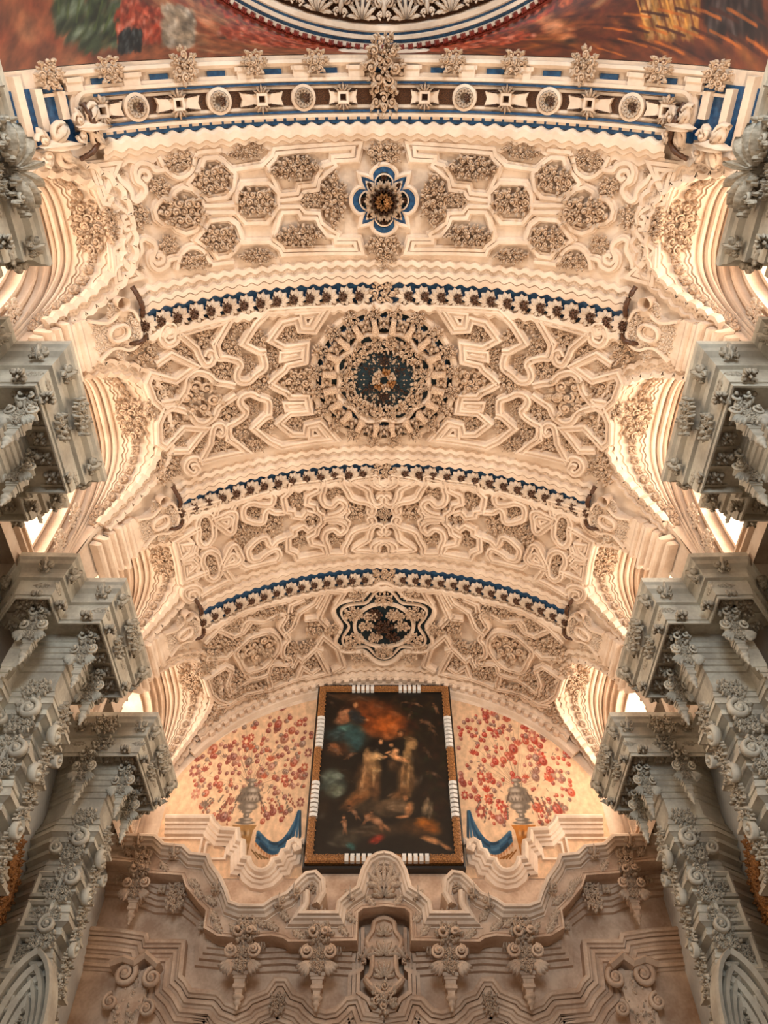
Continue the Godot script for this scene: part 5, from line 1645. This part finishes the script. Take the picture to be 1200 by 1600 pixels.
# the canvas: soft masses of paint [x, y, half width, half height, turn, red, green, blue]
const CANVAS := [
	[240, 150, 190, 130, 0.3, 0.40, 0.20, 0.09], [290, 190, 100, 90, 0, 0.52, 0.27, 0.11], [215, 90, 130, 60, 0.4, 0.34, 0.18, 0.09], [120, 30, 140, 30, 0.1, 0.22, 0.15, 0.10],
	[110, 250, 130, 60, 0.2, 0.10, 0.17, 0.19], [130, 220, 80, 60, 0.5, 0.13, 0.26, 0.29], [150, 290, 50, 60, 0.2, 0.12, 0.24, 0.27], [70, 240, 60, 40, -0.3, 0.11, 0.18, 0.20], [100, 205, 40, 18, 0.1, 0.20, 0.33, 0.34],
	[98, 135, 42, 56, 0.3, 0.46, 0.30, 0.22], [85, 165, 46, 30, -0.2, 0.52, 0.36, 0.27], [95, 120, 24, 40, 0.4, 0.58, 0.42, 0.32], [146, 140, 34, 56, -0.2, 0.08, 0.13, 0.17], [165, 165, 40, 24, 0.4, 0.08, 0.12, 0.15],
	[122, 78, 34, 26, -0.4, 0.13, 0.08, 0.06], [90, 95, 30, 16, -0.5, 0.13, 0.08, 0.06], [146, 76, 17, 20, 0.2, 0.62, 0.44, 0.31], [196, 160, 22, 8, 0.2, 0.58, 0.40, 0.28], [180, 150, 24, 12, 0.4, 0.14, 0.14, 0.16],
	[80, 320, 80, 50, 0, 0.20, 0.13, 0.09], [60, 310, 40, 26, 0.6, 0.38, 0.24, 0.15],
	[58, 490, 80, 90, 0.2, 0.19, 0.24, 0.24], [60, 450, 60, 40, 0, 0.28, 0.33, 0.32], [75, 520, 50, 40, 0, 0.30, 0.34, 0.31], [20, 600, 60, 90, 0, 0.10, 0.08, 0.06], [140, 470, 40, 24, 0.5, 0.09, 0.07, 0.05], [110, 430, 50, 16, 0.3, 0.10, 0.08, 0.06], [120, 560, 60, 20, -0.2, 0.09, 0.07, 0.05],
	[215, 450, 66, 110, 0.1, 0.30, 0.21, 0.14], [225, 420, 50, 90, 0.05, 0.44, 0.34, 0.24], [205, 500, 50, 80, 0.3, 0.38, 0.27, 0.18], [170, 550, 70, 40, -0.6, 0.40, 0.27, 0.16], [150, 580, 70, 30, -0.4, 0.34, 0.22, 0.13], [245, 520, 30, 80, 0, 0.26, 0.18, 0.12], [190, 470, 12, 90, 0.15, 0.50, 0.38, 0.27], [235, 440, 10, 80, 0, 0.54, 0.43, 0.31],
	[222, 345, 40, 44, 0.4, 0.60, 0.49, 0.36], [250, 355, 42, 22, 0.2, 0.62, 0.51, 0.38], [205, 350, 22, 50, 0.2, 0.50, 0.39, 0.28], [250, 290, 34, 38, 0.5, 0.05, 0.045, 0.04], [232, 310, 30, 36, 0.5, 0.05, 0.045, 0.04], [266, 282, 13, 18, 0.2, 0.64, 0.47, 0.34], [285, 358, 16, 9, 0, 0.62, 0.45, 0.32], [250, 425, 24, 12, 0, 0.50, 0.42, 0.32],
	[384, 440, 60, 120, -0.05, 0.25, 0.18, 0.12], [370, 480, 44, 110, 0.1, 0.33, 0.25, 0.17], [340, 540, 60, 30, -0.4, 0.30, 0.21, 0.13], [398, 360, 36, 90, 0, 0.36, 0.28, 0.19], [425, 400, 30, 130, -0.1, 0.09, 0.075, 0.06], [402, 290, 36, 40, 0.2, 0.58, 0.47, 0.34], [380, 350, 24, 60, 0.1, 0.46, 0.37, 0.26], [385, 440, 9, 80, 0.05, 0.48, 0.38, 0.27], [358, 450, 9, 80, 0.1, 0.42, 0.32, 0.22],
	[360, 228, 26, 24, 0.2, 0.14, 0.09, 0.06], [354, 238, 16, 20, 0.2, 0.52, 0.36, 0.25], [395, 265, 34, 16, 0.3, 0.30, 0.23, 0.16], [318, 400, 34, 40, 0, 0.22, 0.16, 0.11], [335, 360, 50, 20, 0.5, 0.68, 0.50, 0.36], [312, 298, 14, 14, 0, 0.66, 0.48, 0.34], [330, 330, 22, 24, 0.4, 0.70, 0.52, 0.38], [296, 335, 20, 7, -0.4, 0.66, 0.48, 0.34], [375, 375, 24, 9, 0.6, 0.62, 0.45, 0.32],
	[280, 600, 150, 50, 0, 0.22, 0.18, 0.14], [330, 590, 80, 34, 0.1, 0.33, 0.27, 0.21], [130, 730, 90, 50, 0, 0.17, 0.16, 0.14], [420, 690, 120, 50, 0.1, 0.22, 0.15, 0.09], [250, 700, 120, 40, 0, 0.19, 0.15, 0.11],
	[250, 735, 44, 22, -0.4, 0.42, 0.12, 0.08], [150, 765, 28, 18, 0.4, 0.10, 0.24, 0.25], [452, 668, 60, 34, 0.1, 0.46, 0.27, 0.09], [470, 690, 50, 24, 0.3, 0.38, 0.22, 0.08], [452, 595, 20, 50, 0.3, 0.40, 0.35, 0.29], [470, 610, 14, 50, 0.2, 0.33, 0.29, 0.24], [384, 606, 22, 44, 0.3, 0.54, 0.38, 0.26], [368, 556, 15, 17, 0, 0.50, 0.35, 0.24], [355, 640, 34, 10, -0.1, 0.52, 0.36, 0.25], [470, 740, 54, 18, 0.3, 0.56, 0.40, 0.28], [525, 768, 34, 12, 0.5, 0.50, 0.35, 0.24]]

func canvas_image() -> Image:
	var im := Image.create(560, 800, false, Image.FORMAT_RGB8)
	im.fill(Color(0.085, 0.075, 0.06))
	rng.seed = 77
	for k in 70: dab(im, Vector2(rng.randf_range(300, 560), rng.randf_range(20, 260)), Vector2(rng.randf_range(14, 50), rng.randf_range(8, 24)), rng.randf() * 3, Color(rng.randf_range(0.12, 0.28), rng.randf_range(0.1, 0.2), 0.1, 0.5), 0.9)
	for k in 60: dab(im, Vector2(rng.randf_range(440, 560), rng.randf_range(280, 640)), Vector2(rng.randf_range(14, 40), rng.randf_range(8, 24)), rng.randf() * 3, Color(rng.randf_range(0.10, 0.24), rng.randf_range(0.08, 0.16), 0.08, 0.5), 0.9)
	for q in CANVAS:
		var col := Color(q[5] * 1.3, q[6] * 1.25, q[7] * 1.15).lerp(Color(0.20, 0.15, 0.10), 0.12)
		dab(im, Vector2(q[0], q[1]), Vector2(q[2], q[3]), q[4], col, 0.75)
		for k in 9:
			var f := Vector2.from_angle(rng.randf() * TAU) * rng.randf_range(0.2, 0.8)
			var o := Vector2(f.x * q[2], f.y * q[3]).rotated(q[4])
			var j := rng.randf_range(-0.25, 0.2)
			var c := col.lightened(j) if j > 0 else col.darkened(-j * 1.6)
			c.a = 0.6
			dab(im, Vector2(q[0], q[1]) + o, Vector2(q[2] * 0.35, q[3] * 0.22), q[4] + rng.randf_range(-0.5, 0.5), c, 0.9)
	for q in [[430, 70, 0.9, 0.3, 0.36], [520, 90, 1.0, 1.2, 0.42], [400, 130, 0.8, 2.0, 0.30], [475, 175, 1.2, 0.5, 0.40], [500, 220, 0.9, 0.8, 0.32], [380, 60, 0.7, 0.0, 0.30], [60, 320, 1.2, 0.5, 0.40], [130, 350, 1.1, -0.6, 0.36], [30, 60, 1.0, 0.8, 0.18], [120, 668, 1.1, 1.4, 0.60], [155, 618, 1.1, 0.8, 0.50], [245, 655, 1.7, 0.5, 0.62], [215, 640, 1.0, 2.2, 0.46], [470, 330, 1.0, 1.0, 0.26], [490, 440, 1.1, 0.4, 0.26]]:
		cherub(im, q[0], q[1], q[2], q[3], Color(q[4], q[4] * 0.68, q[4] * 0.46))
	grain(im, 0.35, 9)
	return im

func blossom(im: Image, c: Vector2, r: float, col: Color, kind: int) -> void:
	if kind == 0:                        # round flower with a pale heart and dark lower rim
		dab(im, c, Vector2(r, r * 0.88), 0.4, col.darkened(0.12), 0.3)
		dab(im, c + Vector2(-0.12, -0.16) * r, Vector2(r * 0.72, r * 0.6), 0.4, col.lightened(0.32), 0.6)
		dab(im, c + Vector2(0.05, 0.05) * r, Vector2(r * 0.3, r * 0.26), 0, col.darkened(0.25), 0.6)
	elif kind == 1:                      # ring of petals
		for k in 8: dab(im, c + Vector2.from_angle(TAU * k / 8) * r * 0.66, Vector2(r * 0.4, r * 0.3), TAU * k / 8, col if k % 2 else col.lightened(0.15), 0.45)
		dab(im, c, Vector2(r * 0.4, r * 0.4), 0, Color(0.86, 0.70, 0.55), 0.6)
	else:                                # tulip
		for k in 5: dab(im, c + Vector2.from_angle(-PI / 2 + (k - 2) * 0.5) * r * 0.5, Vector2(r * 0.7, r * 0.22), -PI / 2 + (k - 2) * 0.5, col.darkened(0.1) if k % 2 else col.lightened(0.08), 0.45)

# mural in wall metres: u from the picture frame outwards 1.5..4.3, v from 7.2..11.4
func mural_image(side: int) -> Image:
	var n := 1024
	var im := Image.create(n, n, false, Image.FORMAT_RGB8)
	im.fill(Color(0.86, 0.71, 0.57))
	var at := func(u: float, v: float) -> Vector2: return Vector2((u - 1.4) / 3.1 * n, (11.5 - v) / 4.4 * n)
	rng.seed = 400 + side
	var reds := [Color(0.64, 0.27, 0.18), Color(0.58, 0.28, 0.21), Color(0.70, 0.34, 0.22), Color(0.55, 0.30, 0.24), Color(0.72, 0.47, 0.37), Color(0.66, 0.42, 0.32), Color(0.56, 0.42, 0.34)]
	if side == 1: reds = [Color(0.72, 0.22, 0.13), Color(0.66, 0.23, 0.15), Color(0.74, 0.30, 0.18), Color(0.60, 0.24, 0.18), Color(0.70, 0.40, 0.32), Color(0.72, 0.34, 0.24), Color(0.56, 0.38, 0.31)]
	var urn: Vector2 = at.call(2.73, 8.85)
	for k in 36:
		var a := rng.randf_range(-3.0, -0.15)
		var r := rng.randf_range(120, 430)
		stroke(im, urn + Vector2(0, -60), urn + Vector2(0, -60) + Vector2(cos(a) * r * 0.8, sin(a) * r), 1.4, Color(0.50, 0.40, 0.32, 0.5))
	var placed := 0
	for k in 1500:
		if placed > 230: break
		var u := rng.randf_range(1.58, 4.15)
		var v := rng.randf_range(8.25, 11.35)
		var lim := 8.4 + 3.0 * sqrt(maxf(0, 1.0 - pow(u / 4.45, 2))) + 0.15
		if v > lim: continue
		if v < 9.1 and absf(u - 2.73) < 0.3: continue
		if v < 8.8 and absf(u - 2.73) > 1.1: continue
		if pow((u - 2.7) / 1.3, 2) + pow((v - 9.75) / 1.6, 2) > 1.0: continue
		placed += 1
		var big := rng.randf() < 0.22
		blossom(im, at.call(u, v), rng.randf_range(24, 38) if big else rng.randf_range(12, 21), reds[rng.randi() % reds.size()], rng.randi() % 3 if big else 0)
	for k in 70:
		var q: Vector2 = at.call(rng.randf_range(1.9, 3.8), rng.randf_range(8.5, 10.4))
		dab(im, q, Vector2(15, 4), rng.randf() * 3.0, Color(0.40, 0.36, 0.30, 0.8), 0.6)
	for k in 26:                         # drooping spikes
		var b: Vector2 = at.call(rng.randf_range(1.9, 3.6), rng.randf_range(8.6, 8.95))
		if absf(b.x - urn.x) < 80: continue
		var tip := b + Vector2((b.x - urn.x) * 0.15 + rng.randf_range(-14, 14), rng.randf_range(30, 90))
		stroke(im, b, tip, 2.0, Color(0.42, 0.30, 0.24, 0.8))
		for q in 4: dab(im, b.lerp(tip, q / 3.0), Vector2(11, 7), 0.8 * q, Color(0.56, 0.30, 0.22) if k % 2 else Color(0.46, 0.38, 0.32), 0.6)
	# urn
	var g := Color(0.62, 0.54, 0.46)
	for q in [[-96, 40, 12], [-72, 26, 18], [-40, 76, 28], [0, 100, 36], [42, 76, 26], [68, 40, 14], [88, 24, 16], [108, 52, 12], [124, 72, 11]]:
		dab(im, urn + Vector2(0, q[0]), Vector2(q[1], q[2]), 0, g.darkened(0.3), 0.25)
		dab(im, urn + Vector2(-q[1] * 0.25, q[0] - 3), Vector2(q[1] * 0.6, q[2] * 0.7), 0, g.lightened(0.18), 0.7)
	for k in 13: dab(im, urn + Vector2(-72 + 12 * k, 4 - 26 * (k % 2)), Vector2(5, 12), 0, Color(0.34, 0.27, 0.22, 0.7), 0.6)
	for m in [-1, 1]: stroke(im, urn + Vector2(60 * m, -30), urn + Vector2(86 * m, 20), 6, Color(0.36, 0.29, 0.24))
	# painted bracket below the urn
	var br := Color(0.62, 0.46, 0.27) if side == 0 else Color(0.72, 0.44, 0.16)
	var base := urn + Vector2(0, 135)
	shape_fill(im, [base.x - 80, base.y, base.x + 80, base.y, base.x + 60, base.y + 30, base.x + 46, base.y + 150, base.x, base.y + 200, base.x - 46, base.y + 150, base.x - 60, base.y + 30], br)
	for k in 8: dab(im, base + Vector2(-30 + 20 * (k % 4), 40 + 60 * (k / 4)), Vector2(14, 22), 0.5 * k, br.darkened(0.35) if k % 2 else br.lightened(0.3), 0.8)
	for k in 4: stroke(im, base + Vector2(-70 - 26 * k, 120 + 10 * k), base + Vector2(-120 - 20 * k, 160), 5, br.darkened(0.2))
	# blue drape from the bracket up to a nail beside the picture frame
	var nail: Vector2 = at.call(1.7, 8.58)
	var mid: Vector2 = at.call(2.12, 7.95)
	var hook: Vector2 = at.call(2.45, 8.15)
	var bl := Color(0.13, 0.29, 0.40)
	for k in 14:                         # gold fringe under the swag
		var f := k / 13.0
		dab(im, nail.lerp(hook, f) + Vector2(0, sin(PI * pow(f, 0.8)) * (mid.y - nail.y) * 0.75 + 66), Vector2(9, 16), 0.2, Color(0.74, 0.50, 0.32), 0.6)
	for k in 60:                         # swag of cloth with light and dark folds, then the hanging end
		var f := k / 59.0
		var top := nail.lerp(hook, f) + Vector2(0, sin(PI * pow(f, 0.8)) * (mid.y - nail.y) * 0.75)
		for m in 4: dab(im, top + Vector2(0, 8 + 13 * m), Vector2(13, 11), 0.6, [bl.lightened(0.14), bl, bl.darkened(0.3), bl.lightened(0.06)][(m + k / 14) % 4], 0.6)
	for k in 26:
		var f := k / 25.0
		for m in 3: dab(im, nail + Vector2(-4 + (m - 1) * (6 + 16 * f), 8 + 120 * f), Vector2(13, 9), 1.2, [bl.darkened(0.3), bl.lightened(0.12), bl][m], 0.6)
	grain(im, 0.14, 5 + side)
	return im

func pendentive_image(side: int) -> Image:
	var w := 1024
	var h := 384
	var im := Image.create(w, h, false, Image.FORMAT_RGB8)
	im.fill(Color(0.46, 0.25, 0.15) if side == 0 else Color(0.38, 0.17, 0.08))
	rng.seed = 800 + side
	var tones := [Color(0.58, 0.38, 0.25, 0.6), Color(0.38, 0.18, 0.11, 0.6), Color(0.62, 0.46, 0.33, 0.5), Color(0.48, 0.20, 0.11, 0.6)] if side == 0 else [Color(0.56, 0.28, 0.11, 0.6), Color(0.28, 0.10, 0.05, 0.7), Color(0.62, 0.36, 0.15, 0.5), Color(0.20, 0.07, 0.04, 0.6)]
	for k in 260: dab(im, Vector2(rng.randf() * w, rng.randf() * h), Vector2(rng.randf_range(20, 80), rng.randf_range(8, 26)), (0.2 if side == 0 else -0.7) + rng.randf_range(-0.4, 0.4), tones[k % 4], 0.9)
	if side == 0:
		brushed(im, [600, 60, 700, 30, 790, 60, 860, 150, 760, 170, 690, 150, 620, 130], Color(0.16, 0.19, 0.09), 160, 0.07)
		for k in 8: stroke(im, Vector2(640 + 24 * k, 60 + 4 * k), Vector2(620 + 30 * k, 140), 4, Color(0.24, 0.27, 0.13, 0.6))
		brushed(im, [540, 60, 640, 40, 670, 110, 650, 190, 600, 170, 540, 180], Color(0.60, 0.20, 0.10), 150, 0.07)
		brushed(im, [590, 30, 640, 24, 650, 80, 600, 90], Color(0.06, 0.06, 0.05), 80, 0.12)
		brushed(im, [760, 160, 900, 130, 940, 250, 800, 260], Color(0.52, 0.14, 0.08), 120, 0.08)
		brushed(im, [470, 60, 540, 50, 560, 190, 480, 230], Color(0.58, 0.48, 0.38), 100, 0.1)
		cherub(im, 440, 190, 2.6, 0.9, Color(0.66, 0.40, 0.26))
		brushed(im, [60, 130, 300, 110, 420, 150, 380, 250, 120, 330], Color(0.60, 0.22, 0.12), 240, 0.05)
	else:
		brushed(im, [640, 60, 760, 50, 800, 130, 740, 190, 650, 170], Color(0.66, 0.42, 0.17), 180, 0.06)
		for k in 8: stroke(im, Vector2(650 + 16 * k, 70), Vector2(640 + 18 * k, 170), 4, [Color(0.74, 0.50, 0.22, 0.7), Color(0.40, 0.20, 0.08, 0.7)][k % 2])
		brushed(im, [800, 60, 940, 40, 960, 200, 820, 220], Color(0.15, 0.07, 0.05), 140, 0.08)
		for k in 30: stroke(im, Vector2(520 + 14 * k, 40 + (k * 37) % 120), Vector2(580 + 14 * k, 10 + (k * 37) % 120), 5, [Color(0.66, 0.34, 0.12, 0.7), Color(0.24, 0.10, 0.05, 0.7)][k % 2])
		cherub(im, 430, 170, 3.0, 1.9, Color(0.74, 0.44, 0.27))
		dab(im, Vector2(600, 250), Vector2(60, 18), 0.5, Color(0.56, 0.50, 0.42), 0.8)
		dab(im, Vector2(550, 215), Vector2(40, 20), 0.4, Color(0.60, 0.40, 0.26), 0.8)
		brushed(im, [40, 120, 240, 110, 380, 150, 330, 250, 90, 320], Color(0.64, 0.24, 0.12), 240, 0.05)
	for k in 160:                        # scarlet hanging painted under the dome ring
		var u := rng.randf()
		dab(im, Vector2(u * w * 0.6, h * (0.98 - rng.randf() * 0.34 * (1.0 - u * 0.4))), Vector2(26, 8), PI / 2 + rng.randf_range(-0.5, 0.5), [Color(0.64, 0.22, 0.11, 0.8), Color(0.44, 0.11, 0.06, 0.8), Color(0.72, 0.34, 0.18, 0.7)][k % 3], 0.8)
	grain(im, 0.4, 31 + side)
	return im

func pictures() -> void:
	# canvas in its gilt and white frame
	var t := thing("painting", "dark religious canvas of robed figures and cherubs in a gold and white frame", "painting", on_wall(0, 7.3, 0.1))
	var b := [-1.46, 7.34, 1.46, 11.6]
	var mb := MB.new()
	var u0 := 1.34
	mb.group(-1)
	mb.tri_uv(on_wall(-u0, 7.55, 0.2), on_wall(u0, 7.55, 0.2), on_wall(u0, 11.44, 0.2), Vector2(0, 1), Vector2(1, 1), Vector2(1, 0))
	mb.tri_uv(on_wall(-u0, 7.55, 0.2), on_wall(u0, 11.44, 0.2), on_wall(-u0, 11.44, 0.2), Vector2(0, 1), Vector2(1, 0), Vector2(0, 0))
	part("canvas", mb.mesh(), printed(canvas_image(), 0.35), t)
	mb = MB.new()
	sweep(mb, PackedVector2Array([Vector2(b[0], b[1]), Vector2(b[2], b[1]), Vector2(b[2], b[3]), Vector2(b[0], b[3])]), true, [[-0.05, 0.0], [-0.05, 0.2], [-0.02, 0.22], [0.0, 0.2], [0.0, 0.12]], on_wall, 9.0)
	part("dark_edge", mb.mesh(), M.dark, t)
	mb = MB.new()
	sweep(mb, PackedVector2Array([Vector2(b[0] + 0.07, b[1] + 0.12), Vector2(b[2] - 0.07, b[1] + 0.12), Vector2(b[2] - 0.07, b[3] - 0.1), Vector2(b[0] + 0.07, b[3] - 0.1)]), true, [[-0.08, 0.1], [-0.08, 0.23], [-0.03, 0.27], [0.03, 0.26], [0.06, 0.2]], on_wall, 9.0)
	part("gold_moulding", mb.mesh(), M.gold, t)
	# alternating gold and white carved lengths
	var runs := []
	for s in [-1.0, 1.0]:
		runs.append([Vector2(s * 1.385, 7.46), Vector2(s * 1.385, 11.5), 5, false])
	runs.append([Vector2(-1.385, 11.5), Vector2(1.385, 11.5), 5, true])
	runs.append([Vector2(-1.385, 7.46), Vector2(1.385, 7.46), 5, true])
	for r in runs:
		var pieces := 40 if not r[3] else 26
		var dir: Vector2 = (r[1] - r[0]).normalized()
		for i in pieces:
			var p: Vector2 = r[0].lerp(r[1], (i + 0.5) / pieces)
			var band := int(float(i) / pieces * r[2])
			var white := band % 2 == 1
			if white:
				var hw: float = (r[1] - r[0]).length() / pieces * 0.34
				mb = MB.new()
				sweep(mb, PackedVector2Array([p - dir * hw, p + dir * hw]), false, [[-0.085, 0.2], [-0.08, 0.29], [0.0, 0.32], [0.07, 0.29], [0.075, 0.2]], on_wall, 9.0)
				part("white_block", mb.mesh(), M.whitewash, t)
			else:
				piece("gilt_scroll", scrolls[i % 2][1], M.gold, t, seat(on_wall, p.x, p.y, 0.25, 0.0, Vector3(0.07, 0.075, 0.06)))
	# flower murals on the end wall
	for side in 2:
		var sx := -1.0 if side == 0 else 1.0
		var m := thing("flower_mural", "mural of dull red flowers in a grey urn beside the painting" if side == 0 else "mural of scarlet flowers in an urn on a golden painted bracket", "mural", on_wall(sx * 2.8, 7.2, 0.0))
		var poly := PackedVector2Array([Vector2(1.5, 7.2), Vector2(4.38, 7.2)])
		for i in 21:
			var u := lerpf(4.38, 1.5, i / 20.0)
			poly.append(Vector2(u, 8.4 + 3.5 * sqrt(1.0 - pow(u / 4.6, 2)) - 0.32))
		var ix := Geometry2D.triangulate_polygon(poly)
		mb = MB.new()
		mb.group(-1)
		for i in range(0, ix.size(), 3):
			var v := []
			for j in 3:
				var q := poly[ix[i + j]]
				v.append(on_wall(sx * q.x, q.y, 0.012))
				v.append(Vector2((q.x - 1.4) / 3.1, (11.5 - q.y) / 4.4))
			mb.tri_uv(v[0], v[2], v[4], v[1], v[3], v[5])
		part("painted_plaster", mb.mesh(), printed(mural_image(side), 0.8), m)
	# gilt frames of side wall pictures
	for sg in [-1.0, 1.0]:
		var f := thing("side_picture", "gilt carved picture frame on the white side wall between two pilasters", "picture", P(sg * 5.0, 4.3, 9.3), "gilt frames on the side walls")
		var on := func(u: float, v: float, h: float) -> Vector3: return P(sg * (SIDE_X - h), v, u)
		mb = MB.new()
		sweep(mb, ring_path(Vector2(9.3, 5.0), func(a): return 0.54 + 0.05 * cos(4 * a), 48), true, [[-0.1, 0.0], [-0.09, 0.1], [0.0, 0.15], [0.09, 0.1], [0.1, 0.0]], on, 9.0)
		part("frame", mb.mesh(), M.gold, f)
		mb = MB.new()
		plate(mb, ring_path(Vector2(9.3, 5.0), func(_a): return 0.5, 32), 0.04, 0.04, on)
		part("canvas", mb.mesh(), M.dark, f)
		for k in 18:
			var a := TAU * k / 18
			bunch("gilt_scroll", f, M.gold, on, 9.3 + cos(a) * 0.6, 5.0 + sin(a) * 0.6, 0.08, 0.15, 0.14, a, k, 0.16)

# ------------------------------------------------------------------ plain shell of the church
func shell_of_church() -> void:
	var f := thing("floor", "brown tiled church floor", "", P(0, -EYE, 4), "", "structure")
	var mb := MB.new()
	box(mb, P(0, -EYE - 0.1, 2.5), Vector3(13, 0.2, 24))
	part("paving", mb.mesh(), M.tile, f)
	for sg in [-1.0, 1.0]:
		var w := thing("wall_left" if sg < 0 else "wall_right", "whitewashed side wall of the nave between the pilasters", "", P(sg * SIDE_X, -EYE, 6), "", "structure")
		mb = MB.new()
		box(mb, P(sg * (SIDE_X + 0.15), (7.45 - EYE) / 2, 6.8), Vector3(0.3, 7.45 + EYE, 14.2))
		part("lower_wall", mb.mesh(), M.whitewash, w)
		mb = MB.new()
		box(mb, P(sg * 6.1, 5.0, 2.5), Vector3(0.2, 13.4, 23))
		part("outer_wall", mb.mesh(), M.whitewash, w)
		mb = MB.new()
		box(mb, P(sg * 5.4, 8.8, 13.66), Vector3(1.4, 3.0, 0.1))
		part("corner_wall", mb.mesh(), M.stucco, w)
	var r := thing("wall_front", "plain wall behind the viewer with the great window", "", P(0, -EYE, -9), "", "structure")
	mb = MB.new()
	box(mb, P(0, 5, -9.0), Vector3(12.4, 13.4, 0.2))
	part("wall", mb.mesh(), M.whitewash, r)
	mb = MB.new()
	box(mb, P(0, 5.5, -8.86), Vector3(4.0, 6.0, 0.04))
	part("window_pane", mb.mesh(), M.pane, r)
	var c := thing("ceiling_over_crossing", "plaster ceiling round the dome", "", P(0, 12, -4), "", "structure")
	mb = MB.new()
	mb.group(1)
	for i in 48:
		var a0 := TAU * i / 48
		var a1 := TAU * (i + 1) / 48
		if absf(fposmod((a0 + a1) / 2 + PI, TAU) - PI) < 1.05: continue
		mb.quad(on_drum(a0, RING_Y, 0), on_drum(a1, RING_Y, 0), on_drum(a1, RING_Y - 0.3, -4.5), on_drum(a0, RING_Y - 0.3, -4.5))
	part("plaster", mb.mesh(), M.stucco, c)
	var o := thing("roof", "outer roof above the vault", "", P(0, 14, 6), "", "structure")
	mb = MB.new()
	box(mb, P(0, 12.9, 7.4), Vector3(12.4, 0.1, 13))
	part("boards", mb.mesh(), M.dark, o)

func _ready() -> void:
	make_tables()
	view_and_light()
	make_materials()
	M.scarlet = mottled(Color(0.36, 0.08, 0.04), Color(0.60, 0.20, 0.10), 0.05, 71, 1.5, 0.6)
	make_ornaments()
	shell_of_church()
	vault_bay(0, 1.79, 4.1, "vault bay with open strapwork and separate leaf bunches around a blue star boss", BAY1_STRAPS, BAY1_LEAVES, BAY1_MID, THIN)
	vault_bay(1, 4.1, 7.55, "vault bay with dense strapwork around the great round medallion", BAY2_STRAPS, BAY2_LEAVES, BAY2_MID, BROAD)
	vault_bay(2, 7.55, 10.12, "narrow vault bay with heart-shaped strapwork and small square boss", BAY3_STRAPS, BAY3_LEAVES, BAY3_MID, BROAD)
	vault_bay(3, 10.12, 13.6, "vault bay meeting the painted end wall with a dark lobed boss", BAY4_STRAPS, BAY4_LEAVES, BAY4_MID, BROAD)
	transverse_rib(3.75, 4.11, 4.43, 4.61, "blue rib of leaf rosettes between the star boss and the great medallion")
	transverse_rib(7.17, 7.55, 7.87, 8.06, "blue rib of leaf rosettes between the great medallion and the small square boss")
	transverse_rib(9.7, 10.12, 10.57, 10.79, "blue rib of leaf rosettes between the square boss and the dark lobed boss")
	bosses()
	crossing_arch()
	pendentives()
	var lun := ["beside the star boss bay", "beside the great medallion bay", "beside the narrow square boss bay", "next to the end wall"]
	for k in 4:
		for sg in [-1.0, 1.0]:
			lunette(k, sg, lun)
	var rib := ["the rib next to the crossing", "the middle rib", "the rib next to the end wall"]
	var zs := [4.25, 7.65, 10.3]
	for k in 3:
		for sg in [-1.0, 1.0]:
			springer(zs[k], sg, "white cartouche springer with oval at the foot of " + rib[k], "cartouche springers of " + rib[k])
	var blk := ["of the crossing pier", "under the rib next to the crossing", "under the middle rib", "under the rib next to the end wall"]
	for k in 4:
		for sg in [-1.0, 1.0]:
			entablature(k, sg, "grey stepped cornice block with coffered soffit " + blk[k], "cornice blocks " + blk[k])
			pilaster(k, sg, "grey stacked-moulding pilaster " + blk[k], "pilasters " + blk[k])
	for k in 4:
		for sg in [-1.0, 1.0]:
			flood_lamp(sg * 3.72, [1.2, 4.1, 7.5, 10.2][k], [1.1, 1.0, 0.8, 0.6][k], "small dark floodlight on the cornice block " + blk[k], "floodlights on the cornice blocks " + blk[k])
	end_wall()
	pictures()
